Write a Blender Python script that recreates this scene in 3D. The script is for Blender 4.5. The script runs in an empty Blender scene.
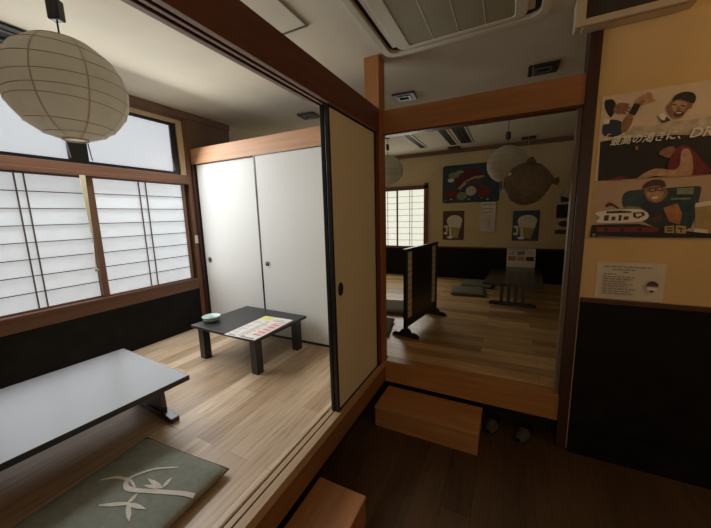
import bpy, bmesh, math, random
from mathutils import Vector, Matrix, Euler

random.seed(7)
S = bpy.context.scene
COL = S.collection
PI = math.pi

# ------------------------------------------------------------------ materials
MATS = {}

def new_mat(name):
    m = bpy.data.materials.new(name)
    m.use_nodes = True
    nt = m.node_tree
    b = nt.nodes['Principled BSDF']
    MATS[name] = m
    return m, nt, b

def ramp(nt, fac, stops):
    r = nt.nodes.new('ShaderNodeValToRGB')
    e = r.color_ramp.elements
    while len(e) < len(stops):
        e.new(0.5)
    for k, (p, c) in enumerate(stops):
        e[k].position = p
        e[k].color = (*c, 1)
    nt.links.new(fac, r.inputs['Fac'])
    return r.outputs['Color']

def coords(nt, scale=(1, 1, 1), rot=(0, 0, 0)):
    t = nt.nodes.new('ShaderNodeTexCoord')
    mp = nt.nodes.new('ShaderNodeMapping')
    mp.inputs['Scale'].default_value = scale
    mp.inputs['Rotation'].default_value = rot
    nt.links.new(t.outputs['Object'], mp.inputs['Vector'])
    return mp.outputs['Vector']

def noise(nt, vec, scale, detail=4, rough=.55):
    n = nt.nodes.new('ShaderNodeTexNoise')
    n.inputs['Scale'].default_value = scale
    n.inputs['Detail'].default_value = detail
    n.inputs['Roughness'].default_value = rough
    nt.links.new(vec, n.inputs['Vector'])
    return n.outputs['Fac']

def mixc(nt, a, b, fac, mode='MIX'):
    x = nt.nodes.new('ShaderNodeMix')
    x.data_type = 'RGBA'
    x.blend_type = mode
    if isinstance(fac, (int, float)):
        x.inputs[0].default_value = fac
    else:
        nt.links.new(fac, x.inputs[0])
    nt.links.new(a, x.inputs[6])
    nt.links.new(b, x.inputs[7])
    return x.outputs[2]

def bump(nt, b, h, strength=.15, dist=.002):
    n = nt.nodes.new('ShaderNodeBump')
    n.inputs['Strength'].default_value = strength
    n.inputs['Distance'].default_value = dist
    nt.links.new(h, n.inputs['Height'])
    nt.links.new(n.outputs['Normal'], b.inputs['Normal'])

def flat(name, c, rough=.5, var=.12, scale=14, metal=0, spec=.5):
    """plain colour with a little cloudy variation"""
    m, nt, b = new_mat(name)
    v = noise(nt, coords(nt), scale, 3)
    lo = tuple(x * (1 - var) for x in c)
    hi = tuple(min(1, x * (1 + var)) for x in c)
    nt.links.new(ramp(nt, v, [(.3, lo), (.7, hi)]), b.inputs['Base Color'])
    b.inputs['Roughness'].default_value = rough
    b.inputs['Metallic'].default_value = metal
    b.inputs['Specular IOR Level'].default_value = spec
    return m

def planks(name, c1, c2, along_y, length=1.3, width=.15, rough=.38, seam=(.05, .035, .02), grain=.35, spec=.5):
    m, nt, b = new_mat(name)
    vec = coords(nt, rot=(0, 0, PI / 2 if along_y else 0))
    br = nt.nodes.new('ShaderNodeTexBrick')
    br.offset = .37
    br.offset_frequency = 2
    br.inputs['Scale'].default_value = 1
    br.inputs['Brick Width'].default_value = length
    br.inputs['Row Height'].default_value = width
    br.inputs['Mortar Size'].default_value = .0011
    br.inputs['Mortar Smooth'].default_value = .3
    br.inputs['Color1'].default_value = (*c1, 1)
    br.inputs['Color2'].default_value = (*c2, 1)
    br.inputs['Mortar'].default_value = (*seam, 1)
    nt.links.new(vec, br.inputs['Vector'])
    v2 = coords(nt, scale=(26, 1.6, 1) if along_y else (1.6, 26, 1))
    g = noise(nt, v2, 2.2, 8, .65)
    gr = ramp(nt, g, [(.28, (1 - grain,) * 3), (.5, (1, 1, 1)), (.75, (1 + grain * .35,) * 3)])
    v3 = coords(nt, scale=(5.5, .8, 1) if along_y else (.8, 5.5, 1))
    g3 = noise(nt, v3, 1.5, 3)
    gr3 = ramp(nt, g3, [(.35, (.84, .82, .8)), (.65, (1.06, 1.05, 1.04))])
    c = mixc(nt, br.outputs['Color'], gr, 1, 'MULTIPLY')
    c = mixc(nt, c, gr3, 1, 'MULTIPLY')
    nt.links.new(c, b.inputs['Base Color'])
    b.inputs['Roughness'].default_value = rough
    b.inputs['Specular IOR Level'].default_value = spec
    bump(nt, b, g, .06, .001)
    return m

def wood(name, c, axis, rough=.4, grain=.3, spec=.5):
    """solid timber with grain along one axis"""
    m, nt, b = new_mat(name)
    sc = [22, 22, 22]
    sc['xyz'.index(axis)] = 1.3
    g = noise(nt, coords(nt, scale=sc), 1.6, 7, .6)
    lo = tuple(x * (1 - grain) for x in c)
    hi = tuple(x * (1 + grain * .6) for x in c)
    nt.links.new(ramp(nt, g, [(.3, lo), (.7, hi)]), b.inputs['Base Color'])
    b.inputs['Roughness'].default_value = rough
    b.inputs['Specular IOR Level'].default_value = spec
    bump(nt, b, g, .05, .001)
    return m

def glow(name, c, strength, tex=0, scale=30, rough=.6, emit=None):
    """daylit window pane: gives off the daylight behind it"""
    m, nt, b = new_mat(name)
    v = noise(nt, coords(nt), scale, 5)
    col = ramp(nt, v, [(.3, tuple(x * (1 - tex) for x in c)), (.7, c)])
    nt.links.new(col, b.inputs['Base Color'])
    nt.links.new(col, b.inputs['Emission Color'])
    b.inputs['Emission Strength'].default_value = strength
    b.inputs['Roughness'].default_value = rough
    bump(nt, b, v, .2, .002)
    return m

def paperlike(name, c, trans=.5, rough=.8, var=.08, alpha=1.0, scale=9):
    """thin paper or skin that lets some light through"""
    m, nt, b = new_mat(name)
    out = nt.nodes['Material Output']
    v = noise(nt, coords(nt), scale, 5)
    col = ramp(nt, v, [(.3, tuple(x * (1 - var) for x in c)), (.7, tuple(min(1, x * (1 + var)) for x in c))])
    nt.links.new(col, b.inputs['Base Color'])
    b.inputs['Roughness'].default_value = rough
    b.inputs['Alpha'].default_value = alpha
    t = nt.nodes.new('ShaderNodeBsdfTranslucent')
    nt.links.new(col, t.inputs['Color'])
    mx = nt.nodes.new('ShaderNodeMixShader')
    mx.inputs[0].default_value = trans
    nt.links.new(b.outputs[0], mx.inputs[1])
    nt.links.new(t.outputs[0], mx.inputs[2])
    nt.links.new(mx.outputs[0], out.inputs['Surface'])
    bump(nt, b, v, .3, .003)
    return m

planks('oak_planks', (.80, .63, .44), (.46, .32, .195), True, 1.25, .125, .36, (.34, .235, .15), .42)
planks('oak_planks_back', (.80, .53, .26), (.38, .225, .10), False, 1.1, .115, .36, (.25, .15, .07), .42)
planks('dark_planks', (.095, .055, .028), (.068, .039, .020), True, 1.2, .15, .45, (.01, .006, .004), .4, .3)
wood('header_wood_y', (.13, .034, .014), 'y', .42)
wood('header_wood_x', (.36, .155, .042), 'x', .45, .2)
wood('closet_header_wood', (.52, .27, .13), 'x', .5, .18)
wood('pillar_wood', (.38, .155, .045), 'z', .5, .2)
wood('post_wood', (.05, .018, .009), 'z', .45)
wood('jamb_wood', (.22, .15, .085), 'z', .5)
wood('pale_wood', (.62, .48, .30), 'z', .5, .15)
wood('window_wood_y', (.17, .078, .042), 'y', .45, .25)
wood('window_wood_z', (.19, .088, .046), 'z', .45, .25)
wood('soffit_wood', (.36, .235, .165), 'y', .5, .2)
wood('sill_wood', (.52, .36, .21), 'y', .4, .2)
wood('sill_face_wood', (.27, .125, .045), 'y', .45, .25)
wood('sill_wood_x', (.46, .215, .066), 'x', .42, .25)
wood('step_wood', (.46, .225, .085), 'x', .4, .3)
wood('step_wood_y', (.42, .195, .075), 'y', .4, .3)
flat('groove_dark', (.035, .02, .012), .7)
flat('plaster', (.72, .66, .53), .9, .07, 3)
flat('plaster_back', (.66, .53, .33), .9, .07, 3)
flat('plaster_amber', (.72, .51, .245), .85, .06, 3)
flat('ceiling_paper', (.64, .585, .46), .95, .08, 1.4)
flat('brown_board', (.20, .125, .085), .7, .15, 4)
flat('wainscot', (.010, .009, .009), .55, .3, 8, 0, .15)
flat('wainscot_cap', (.07, .03, .02), .5)
flat('kick_dark', (.009, .008, .008), .8)
flat('fusuma_paper', (.69, .69, .66), .8, .025, 2)
flat('fusuma_paper_cream', (.74, .67, .50), .85, .03, 2)
flat('black_lacquer', (.010, .010, .011), .35, .2)
m = flat('table_lacquer', (.012, .012, .014), .25, .2, 3, 0, .8)
flat('table_charcoal', (.020, .020, .021), .36, .15, 5)
flat('steel', (.45, .45, .44), .35, .1, 20, .8)
flat('black_metal', (.012, .013, .016), .4, .2)
flat('shoji_bar', (.16, .11, .085), .6)
glow('shoji_paper', (.83, .90, .97), .44, .10, 11)
glow('frosted_glass', (.74, .81, .90), .60, .10, 120, .25)
glow('shoji_paper_back', (.95, .97, .84), .80, .06, 16)
paperlike('lantern_paper', (.72, .68, .585), .45, .85, .05)
flat('lantern_rib', (.42, .37, .29), .8)
paperlike('lantern_seam', (.60, .55, .46), .3, .85, .05)
flat('black_plastic', (.014, .014, .015), .4)
flat('cushion_green', (.23, .25, .205), .9, .12, 40)
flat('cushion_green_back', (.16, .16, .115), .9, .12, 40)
flat('cushion_edge', (.15, .11, .06), .9)
flat('bamboo_white', (.70, .67, .58), .9)
flat('ac_cream', (.62, .57, .44), .5, .05, 4)
flat('ac_grille', (.31, .275, .165), .6, .08, 6)
flat('ac_gap', (.02, .016, .012), .7)
flat('vent_black', (.012, .011, .010), .5)
flat('vent_metal', (.13, .125, .115), .45, .1, 10, .5)
flat('white_paper', (.82, .80, .76), .8, .03)
flat('notice_paper', (.72, .66, .55), .8, .03)
flat('ink_black', (.02, .018, .018), .6)
flat('ink_grey', (.28, .25, .22), .7)
flat('ink_red', (.18, .022, .028), .6, .3, 20)
flat('ink_crimson', (.20, .03, .05), .6)
flat('ink_pink', (.85, .56, .54), .7)
flat('ink_yellow', (.78, .78, .20), .7)
flat('ink_green', (.25, .45, .15), .7)
flat('ink_navy', (.03, .04, .07), .6)
flat('ink_teal', (.035, .075, .085), .6, .3, 20)
flat('ink_deepteal', (.02, .055, .075), .6, .5, 30)
flat('ink_sage', (.24, .28, .20), .6, .2, 30)
flat('ink_skin', (.54, .33, .21), .6, .25, 30)
flat('ink_skin_shade', (.32, .165, .10), .6, .3, 30)
flat('ink_shirt', (.60, .53, .43), .7, .3, 22)
flat('ink_brown', (.10, .05, .035), .6)
flat('ink_beige', (.78, .64, .49), .7, .08, 8)
flat('ink_pinkbeige', (.56, .40, .29), .7, .1, 8)
flat('ink_amber', (.46, .34, .14), .6, .15, 12)
flat('ink_foam', (.78, .74, .64), .7, .06, 20)
flat('ink_white', (.90, .88, .82), .6, .03)
flat('ink_blue', (.05, .08, .16), .6, .3, 15)
flat('ink_maroon', (.11, .012, .03), .6, .25, 15)
flat('ink_orange', (.45, .20, .08), .7, .3, 18)
flat('celadon', (.50, .66, .60), .25, .06)
flat('celadon_dark', (.22, .30, .28), .3, .2, 40)
flat('pottery_grey', (.40, .42, .40), .35, .1)
flat('white_plastic', (.78, .77, .72), .4, .04)
flat('cord_cream', (.72, .66, .44), .7, .05)
flat('wax_tan', (.38, .30, .20), .7)
paperlike('fish_skin', (.26, .195, .125), .3, .6, .22, .82, 25)
flat('fish_fin', (.13, .07, .04), .6, .3)
flat('box_frame', (.60, .50, .34), .45, .05)
flat('box_front', (.05, .045, .036), .3, .2)
flat('strip_paper', (.66, .58, .40), .8, .05)
m, nt, b = new_mat('clear_acrylic')
b.inputs['Base Color'].default_value = (.95, .95, .95, 1)
b.inputs['Roughness'].default_value = .08
b.inputs['Alpha'].default_value = .35
b.inputs['Specular IOR Level'].default_value = .8
flat('slipper_grey', (.05, .055, .05), .7)
flat('leaflet_glare_white', (.82, .80, .74), .5)

# ------------------------------------------------------------------ mesh builder
class MB:
    def __init__(s):
        s.bm = bmesh.new()
        s.mats = []

    def mi(s, mat):
        if mat not in s.mats:
            s.mats.append(mat)
        return s.mats.index(mat)

    def faces(s, co, fs, mat, smooth=False, M=None):
        i = s.mi(mat)
        vs = [s.bm.verts.new(M @ Vector(c) if M else c) for c in co]
        for f in fs:
            try:
                fc = s.bm.faces.new([vs[k] for k in f])
                fc.material_index = i
                fc.smooth = smooth
            except ValueError:
                pass

    def box(s, x0, x1, y0, y1, z0, z1, mat, M=None):
        x0, x1 = min(x0, x1), max(x0, x1)
        y0, y1 = min(y0, y1), max(y0, y1)
        z0, z1 = min(z0, z1), max(z0, z1)
        co = [(x, y, z) for z in (z0, z1) for y in (y0, y1) for x in (x0, x1)]
        s.faces(co, [(0, 2, 3, 1), (4, 5, 7, 6), (0, 1, 5, 4), (2, 6, 7, 3), (0, 4, 6, 2), (1, 3, 7, 5)], mat, False, M)

    def prism(s, poly, axis, a, b, mat, M=None, smooth=False):
        """extrude a 2-D polygon along an axis"""
        def p3(u, v, w):
            return {'x': (w, u, v), 'y': (u, w, v), 'z': (u, v, w)}[axis]
        n = len(poly)
        co = [p3(u, v, a) for u, v in poly] + [p3(u, v, b) for u, v in poly]
        i = s.mi(mat)
        vs = [s.bm.verts.new(M @ Vector(c) if M else c) for c in co]
        fl = [vs[:n], vs[n:][::-1]] + [[vs[k], vs[(k + 1) % n], vs[n + (k + 1) % n], vs[n + k]] for k in range(n)]
        new = []
        for f in fl:
            fc = s.bm.faces.new(f)
            fc.material_index = i
            fc.smooth = smooth
            new.append(fc)
        bmesh.ops.recalc_face_normals(s.bm, faces=new)

    def tube(s, pts, r, mat, seg=8, closed=False, smooth=True):
        P = [Vector(p) for p in pts]
        n = len(P)
        rr = r if isinstance(r, (list, tuple)) else [r] * n
        i = s.mi(mat)
        rings = []
        up = None
        for k in range(n):
            a = P[(k - 1) % n] if (closed or k > 0) else P[k]
            c = P[(k + 1) % n] if (closed or k < n - 1) else P[k]
            t = (c - a).normalized()
            if up is None:
                up = Vector((0, 0, 1)) if abs(t.z) < .9 else Vector((1, 0, 0))
            u = (up - t * up.dot(t))
            u = u.normalized() if u.length > 1e-6 else t.orthogonal().normalized()
            v = t.cross(u)
            up = u
            rings.append([s.bm.verts.new(P[k] + (u * math.cos(q * 2 * PI / seg) + v * math.sin(q * 2 * PI / seg)) * rr[k]) for q in range(seg)])
        for k in range(n if closed else n - 1):
            A, B = rings[k], rings[(k + 1) % n]
            for q in range(seg):
                f = s.bm.faces.new([A[q], A[(q + 1) % seg], B[(q + 1) % seg], B[q]])
                f.material_index = i
                f.smooth = smooth
        if not closed:
            for R, rev in ((rings[0], True), (rings[-1], False)):
                f = s.bm.faces.new(R[::-1] if rev else R)
                f.material_index = i

    def lathe(s, prof, mat, c=(0, 0, 0), seg=32, smooth=True, M=None, mats=None):
        i = s.mi(mat)
        rings = []
        for r, z in prof:
            ring = []
            for q in range(seg):
                a = q * 2 * PI / seg
                v = Vector((c[0] + r * math.cos(a), c[1] + r * math.sin(a), c[2] + z))
                ring.append(s.bm.verts.new(M @ v if M else v))
            rings.append(ring)
        for k in range(len(rings) - 1):
            A, B = rings[k], rings[k + 1]
            for q in range(seg):
                f = s.bm.faces.new([A[q], A[(q + 1) % seg], B[(q + 1) % seg], B[q]])
                f.material_index = i
                f.smooth = smooth
        for R, rev in ((rings[0], True), (rings[-1], False)):
            f = s.bm.faces.new(R[::-1] if rev else R)
            f.material_index = i

    def poly(s, pts3, mat):
        i = s.mi(mat)
        f = s.bm.faces.new([s.bm.verts.new(p) for p in pts3])
        f.material_index = i
        return f

    def text(s, body, size, mat, M, shear=0.0, xs=1.0):
        cu = bpy.data.curves.new('lettering', 'FONT')
        cu.body = body
        cu.size = size
        cu.shear = shear
        cu.resolution_u = 2
        cu.offset = size * .014
        o = bpy.data.objects.new('lettering', cu)
        COL.objects.link(o)
        dg = bpy.context.evaluated_depsgraph_get()
        me = bpy.data.meshes.new_from_object(o.evaluated_get(dg))
        i = s.mi(mat)
        vs = [s.bm.verts.new(M @ Vector((v.co.x * xs, v.co.y, 0))) for v in me.vertices]
        for p in me.polygons:
            try:
                f = s.bm.faces.new([vs[k] for k in p.vertices])
                f.material_index = i
            except ValueError:
                pass
        bpy.data.objects.remove(o)
        bpy.data.curves.remove(cu)
        bpy.data.meshes.remove(me)

    def build(s, name, parent=None, bevel=0, seg=2, loc=None, recenter=False):
        me = bpy.data.meshes.new(name)
        if recenter:
            xs = [v.co for v in s.bm.verts]
            c = Vector((sum(v.x for v in xs) / len(xs), sum(v.y for v in xs) / len(xs), min(v.z for v in xs)))
            for v in s.bm.verts:
                v.co -= c
            loc = c
        s.bm.normal_update()
        s.bm.to_mesh(me)
        s.bm.free()
        for m in s.mats:
            me.materials.append(MATS[m])
        o = bpy.data.objects.new(name, me)
        COL.objects.link(o)
        if parent:
            o.parent = parent
        if loc is not None:
            o.location = loc
        if bevel:
            b = o.modifiers.new('bevel', 'BEVEL')
            b.width = bevel
            b.segments = seg
            b.limit_method = 'ANGLE'
            b.angle_limit = math.radians(40)
        return o

def tag(o, label, cat, group=None):
    o['label'] = label
    o['category'] = cat
    if group:
        o['group'] = group
    return o

def thing(name, label, cat, loc, rz=0, group=None):
    o = bpy.data.objects.new(name, None)
    COL.objects.link(o)
    o.location = loc
    o.rotation_euler = (0, 0, rz)
    o.empty_display_size = .05
    return tag(o, label, cat, group)

def struct(mb, name, bevel=0):
    o = mb.build(name, None, bevel)
    o['kind'] = 'structure'
    return o

def copy_tree(o, loc, rz, label, parent=None):
    c = o.copy()
    COL.objects.link(c)
    if parent is None:
        c.location = loc
        c.rotation_euler = (0, 0, rz)
        c['label'] = label
    else:
        c.parent = parent
    for ch in list(o.children):
        copy_tree(ch, None, None, None, c)
    return c

def sbox(name, x0, x1, y0, y1, z0, z1, mat, bevel=0):
    mb = MB()
    mb.box(x0, x1, y0, y1, z0, z1, mat)
    return struct(mb, name, bevel)

# ------------------------------------------------------------------ dimensions (metres; raised floor at z = 0)
ZC = 2.27            # ceiling
ZG = -.36            # corridor floor
XL = -2.18           # window wall
YB = 3.55            # far wall of the back room
HB = 1.76            # underside of the headers
YN = -3.4            # wall behind the viewer
XE = 3.2             # end of the corridor
PW = 1.20            # opening width to the dark post

# ------------------------------------------------------------------ setting
sbox('floor', XL, -.09, YN, .03, -.03, 0, 'oak_planks')
sbox('floor.001', XL, 2.6, .09, YB, -.03, 0, 'oak_planks_back')
sbox('floor.002', -.10, XE, YN, .16, ZG - .03, ZG, 'dark_planks')
sbox('ceiling', XL - .1, XE, YN, YB + .1, ZC, ZC + .05, 'ceiling_paper')

# window wall on the left
mb = MB()
mb.box(XL - .1, XL, YN, YB, 0, .43, 'wainscot')
mb.box(XL - .1, XL, YN, -1.78, .43, ZC, 'plaster')
mb.box(XL - .1, XL, -1.78, -.0, 2.17, ZC, 'brown_board')
mb.box(XL - .1, XL, 0, .57, .43, ZC, 'brown_board')
mb.box(XL - .1, XL, .57, YB, .43, ZC, 'plaster')
struct(mb, 'wall_left')
mb = MB()
mb.box(XL - .1, XL + .012, -1.80, -.03, .432, .535, 'window_wood_y')     # sill under the paper screens
mb.box(XL - .1, XL + .03, -1.80, -.03, .535, .548, 'window_wood_y')
struct(mb, 'trim_1', .002)
mb = MB()
mb.box(XL - .1, XL + .03, -1.80, -.03, 1.545, 1.575, 'window_wood_y')
mb.box(XL - .1, XL + .018, -1.80, -.03, 1.575, 1.635, 'window_wood_y')   # rail between screens and sash
struct(mb, 'trim_2', .002)
mb = MB()
mb.box(XL - .1, XL + .015, -.03, .02, 0, 2.2, 'window_wood_z')           # corner post
mb.box(XL - .1, XL + .012, -1.80, -1.755, .43, 2.2, 'window_wood_z')
struct(mb, 'trim_3', .002)
sbox('trim_4', XL, XL + .022, YN, .57, 2.205, ZC, 'brown_board', .003)
mb = MB()
mb.box(XL - .08, XL + .005, -.092, -.032, 1.636, 2.17, 'pale_wood')
mb.box(XL - .08, XL + .002, -1.755, -.032, 2.135, 2.172, 'pale_wood')
struct(mb, 'trim_5', .002)

# aluminium sash with frosted panes above the paper screens
w = bpy.data.objects.new('window_1', None)
COL.objects.link(w)
w['kind'] = 'structure'
mb = MB()
x0, x1 = XL - .06, XL - .01
mb.box(x0, x1, -1.755, -.092, 1.636, 1.664, 'black_metal')
mb.box(x0, x1, -1.755, -.092, 2.108, 2.135, 'black_metal')
mb.box(x0, x1, -.150, -.092, 1.664, 2.108, 'black_metal')
mb.box(x0, x1, -1.755, -1.715, 1.664, 2.108, 'black_metal')
mb.box(x0, x1, -.985, -.858, 1.664, 2.108, 'black_metal')
mb.build('window_frame', w, .003)
for a, c in ((-1.715, -.985), (-.858, -.150)):
    mb = MB()
    mb.box(XL - .04, XL - .03, a, c, 1.664, 2.108, 'frosted_glass')
    mb.build('window_pane', w)
for y in (-.99, -.853, -.165):
    mb = MB()
    mb.tube([(XL - .004, y, 1.80), (XL + .004, y + .006, 1.70), (XL + .0, y + .012, 1.672)], .0045, 'steel', 6)
    mb.build('window_stay', w)

# far wall of the back room, with its own window
mb = MB()
mb.box(XL, -1.66, YB, YB + .1, .56, ZC, 'plaster_back')
mb.box(-1.66, -.50, YB, YB + .1, 1.68, ZC, 'plaster_back')
mb.box(-.50, 2.6, YB, YB + .1, .56, ZC, 'plaster_back')
mb.box(XL, 2.6, YB, YB + .1, 0, .53, 'wainscot')
mb.box(XL, 2.6, YB - .018, YB, 0, .55, 'wainscot')
struct(mb, 'wall_back')
sbox('trim_6', -.50, 2.6, YB - .024, YB, .55, .575, 'wainscot_cap', .002)
sbox('trim_7', XL, 2.6, YB - .025, YB, 2.205, ZC, 'brown_board', .003)
mb = MB()
mb.box(-1.66, -.50, YB - .03, YB + .1, .525, .556, 'window_wood_y')
mb.box(-1.70, -.50, YB - .03, YB + .1, 1.64, 1.70, 'window_wood_y')
mb.box(-.57, -.50, YB - .03, YB + .1, .556, 1.74, 'window_wood_z')
mb.box(-1.70, -1.63, YB - .03, YB + .1, .556, 1.74, 'window_wood_z')
struct(mb, 'trim_8', .002)
sbox('wall_right', 2.6, 2.7, .1, YB + .1, -.03, ZC, 'plaster')

# wall with the posters
mb = MB()
mb.box(1.255, XE, 0, .1, ZG, ZC, 'plaster_amber')
struct(mb, 'wall_front')
mb = MB()
mb.box(1.262, XE, -.014, 0, -.18, .635, 'wainscot')
mb.box(1.262, XE, -.03, 0, ZG, -.18, 'wainscot')
struct(mb, 'baseboard_front')
sbox('trim_9', 1.262, XE, -.022, 0, .635, .662, 'wainscot_cap', .003)
sbox('wall_end', XE, XE + .1, YN, .1, ZG, ZC, 'plaster_amber')
sbox('wall_near', XL - .1, XE + .1, YN - .1, YN, ZG, ZC, 'brown_board')

# corner pillar, dark post, headers and sills
mb = MB()
mb.box(-.115, 0, -.062, .05, 0, ZC, 'pillar_wood')
struct(mb, 'trim_10', .004)
mb = MB()
mb.box(-.09, -.003, -.108, -.062, 0, HB, 'header_wood_y')
struct(mb, 'trim_11', .002)
mb = MB()
mb.box(PW, PW + .055, -.012, .11, ZG, ZC, 'post_wood')
struct(mb, 'trim_12', .003)
sbox('trim_13', PW - .022, PW, .035, .10, 0, HB, 'jamb_wood', .002)
mb = MB()                                             # header over the sliding doors with two grooves in its underside
prof = [(-.092, HB), (-.092, 1.915), (0, 1.915), (0, HB), (-.022, HB), (-.022, HB + .016), (-.038, HB + .016), (-.038, HB), (-.052, HB), (-.052, HB + .016), (-.070, HB + .016), (-.070, HB)]
mb.prism(prof, 'y', YN, -.062, 'header_wood_y')
struct(mb, 'trim_14', .0025)
mb = MB()                                             # pale ridges between the grooves
for xa, xb in ((-.0915, -.0705), (-.0515, -.0385), (-.0215, -.001)):
    mb.box(xa, xb, YN, -.11, HB - .0025, HB, 'soffit_wood')
struct(mb, 'trim_21')
mb = MB()                                             # header over the step-up opening
mb.box(0, PW, 0, .10, HB, 1.92, 'header_wood_x')
mb.box(0, PW, .012, .088, HB - .008, HB, 'header_wood_y')
struct(mb, 'trim_15', .0025)
mb = MB()                                             # sill under the sliding doors, two grooves
prof = [(-.095, -.05), (-.095, 0), (-.086, 0), (-.086, -.006), (-.078, -.006), (-.078, 0), (-.051, 0), (-.051, -.006), (-.043, -.006), (-.043, 0), (0, 0), (0, -.05)]
mb.prism(prof, 'y', YN, -.0, 'sill_wood')
struct(mb, 'trim_16', .0015)
mb = MB()                                             # dark strips added in the groove bottoms for contrast
for xa, xb in ((-.0858, -.0782), (-.0508, -.0432)):
    mb.box(xa, xb, YN, -.745, -.0062, -.005, 'groove_dark')
struct(mb, 'trim_22')
mb = MB()
mb.box(-.06, -.0015, YN, .0, -.18, -.05, 'sill_face_wood')
struct(mb, 'trim_17', .0015)
mb = MB()
mb.box(-.0, PW, 0, .09, -.18, 0, 'sill_wood_x')
struct(mb, 'trim_18', .003)
sbox('wall_kick', -.12, -.10, YN, .16, ZG, -.03, 'kick_dark')
sbox('wall_kick.001', -.10, PW + .01, .14, .16, ZG, -.03, 'kick_dark')

# closet behind the white doors
mb = MB()
mb.box(-2.165, -.40, .02, .10, 1.752, 1.905, 'closet_header_wood')
struct(mb, 'trim_19', .003)
mb = MB()
mb.box(-2.165, -2.15, .06, .85, 0, 1.90, 'brown_board')
mb.box(-.42, -.40, .10, .85, 0, 1.90, 'plaster')
mb.box(-2.165, -.40, .83, .85, 0, 1.90, 'plaster')
mb.box(-2.165, -.40, .10, .85, 1.88, 1.90, 'brown_board')
struct(mb, 'wall_closet')
mb = MB()
mb.box(-.40, -.36, .02, .08, 0, 1.905, 'window_wood_z')
mb.box(-.36, -.115, .03, .06, 0, 1.905, 'plaster')
struct(mb, 'wall_closet.001')
sbox('trim_20', -2.165, -2.142, .015, .06, 0, 1.752, 'post_wood')

# ------------------------------------------------------------------ sliding doors
def sliding_door(label, loc, rz, W, H, paper, pull_x, pull_z, round_pull, group):
    """local: width along x from 0 to W, face towards -y, 22 mm thick"""
    t = thing('sliding_door', label, 'sliding door', loc, rz, group)
    mb = MB()
    mb.box(.018, W - .018, .003, .019, .018, H - .014, paper)
    mb.build('panel', t)
    mb = MB()
    mb.box(0, .02, 0, .022, 0, H, 'black_lacquer')
    mb.box(W - .02, W, 0, .022, 0, H, 'black_lacquer')
    mb.box(.02, W - .02, 0, .022, 0, .02, 'black_lacquer')
    mb.box(.02, W - .02, 0, .022, H - .015, H, 'black_lacquer')
    mb.build('frame', t, .0025)
    mb = MB()
    M = Matrix.Translation((pull_x, .003, pull_z)) @ Matrix.Rotation(PI / 2, 4, 'X') @ Matrix.Diagonal((1, 1 if round_pull else 1.35, 1, 1))
    if round_pull:
        mb.lathe([(.034, 0), (.034, .003), (.030, .004), (.024, .001), (.002, .0012)], 'steel', M=M, seg=24)
        mb.lathe([(.021, .0012), (.021, .0016), (.001, .0017)], 'black_metal', M=M, seg=24)
    else:
        mb.lathe([(.030, 0), (.030, .003), (.026, .004), (.022, .001), (.002, .0012)], 'black_lacquer', M=M, seg=24)
    mb.build('finger_pull', t)
    return t

g1 = 'white closet doors'
sliding_door('white papered closet door in the left corner next to the paper window', (-2.142, .048, .006), 0, .902, 1.752, 'fusuma_paper', .085, .735, True, g1)
sliding_door('white papered closet door behind the small square table', (-1.295, .022, .006), 0, .905, 1.752, 'fusuma_paper', .085, .730, True, g1)
g2 = 'partition sliding doors'
sliding_door('cream sliding door with oval black pull facing the corridor', (-.015, -.742, -.005), PI / 2, .634, HB + .006, 'fusuma_paper_cream', .078, .757, False, g2)
sliding_door('second sliding door tucked behind the cream one, its black edge showing', (-.044, -.742, -.005), PI / 2, .634, HB + .006, 'fusuma_paper_cream', .09, .757, False, g2)

# ------------------------------------------------------------------ shoji screens
def shoji(label, loc, rz, W, H, sl, sr, rows, pair, paper, group, rail=.012):
    """local: width along x, face towards -y"""
    t = thing('shoji_screen', label, 'paper screen', loc, rz, group)
    mb = MB()
    mb.box(0, sl, 0, .028, 0, H, 'window_wood_z')
    mb.box(W - sr, W, 0, .028, 0, H, 'window_wood_z')
    mb.box(sl, W - sr, 0, .028, 0, rail, 'window_wood_z')
    mb.box(sl, W - sr, 0, .028, H - rail, H, 'window_wood_z')
    mb.build('frame', t, .002)
    mb = MB()
    mb.box(sl, W - sr, .018, .020, rail, H - rail, paper)
    mb.build('paper', t)
    mb = MB()
    for k in range(1, rows):
        z = rail + (H - 2 * rail) * k / rows
        mb.box(sl, W - sr, .008, .0175, z - .003, z + .003, 'shoji_bar')
    for x in pair:
        mb.box(x - .0035, x + .0035, .006, .0175, rail, H - rail, 'shoji_bar')
    mb.build('lattice', t)
    return t

gs = 'paper screens of the left window'
# local x runs towards +y of the room when turned by 90 degrees (face looks towards +x)
shoji('paper lattice screen at the right end of the left window', (XL - .005, -.905, .548), PI / 2, .835, .997, .046, .026, 8, (.397, .458), 'shoji_paper', gs)
shoji('paper lattice screen left of the middle stile with the yellow cord before it', (XL - .038, -1.735, .548), PI / 2, .86, .997, .045, .03, 8, (.440, .489), 'shoji_paper', gs)
gs2 = 'paper screens of the back room window'
shoji('small bright paper screen at the right of the back room window', (-1.115, YB + .0, .556), 0, .545, 1.084, .03, .012, 9, (.262, .306), 'shoji_paper_back', gs2)
shoji('bright back room paper screen half hidden by the corner pillar', (-1.63, YB + .035, .556), 0, .53, 1.084, .03, .012, 9, (.275, .318), 'shoji_paper_back', gs2)
# these face -x / +y after the turn: flip so the lattice looks into the rooms

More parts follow.
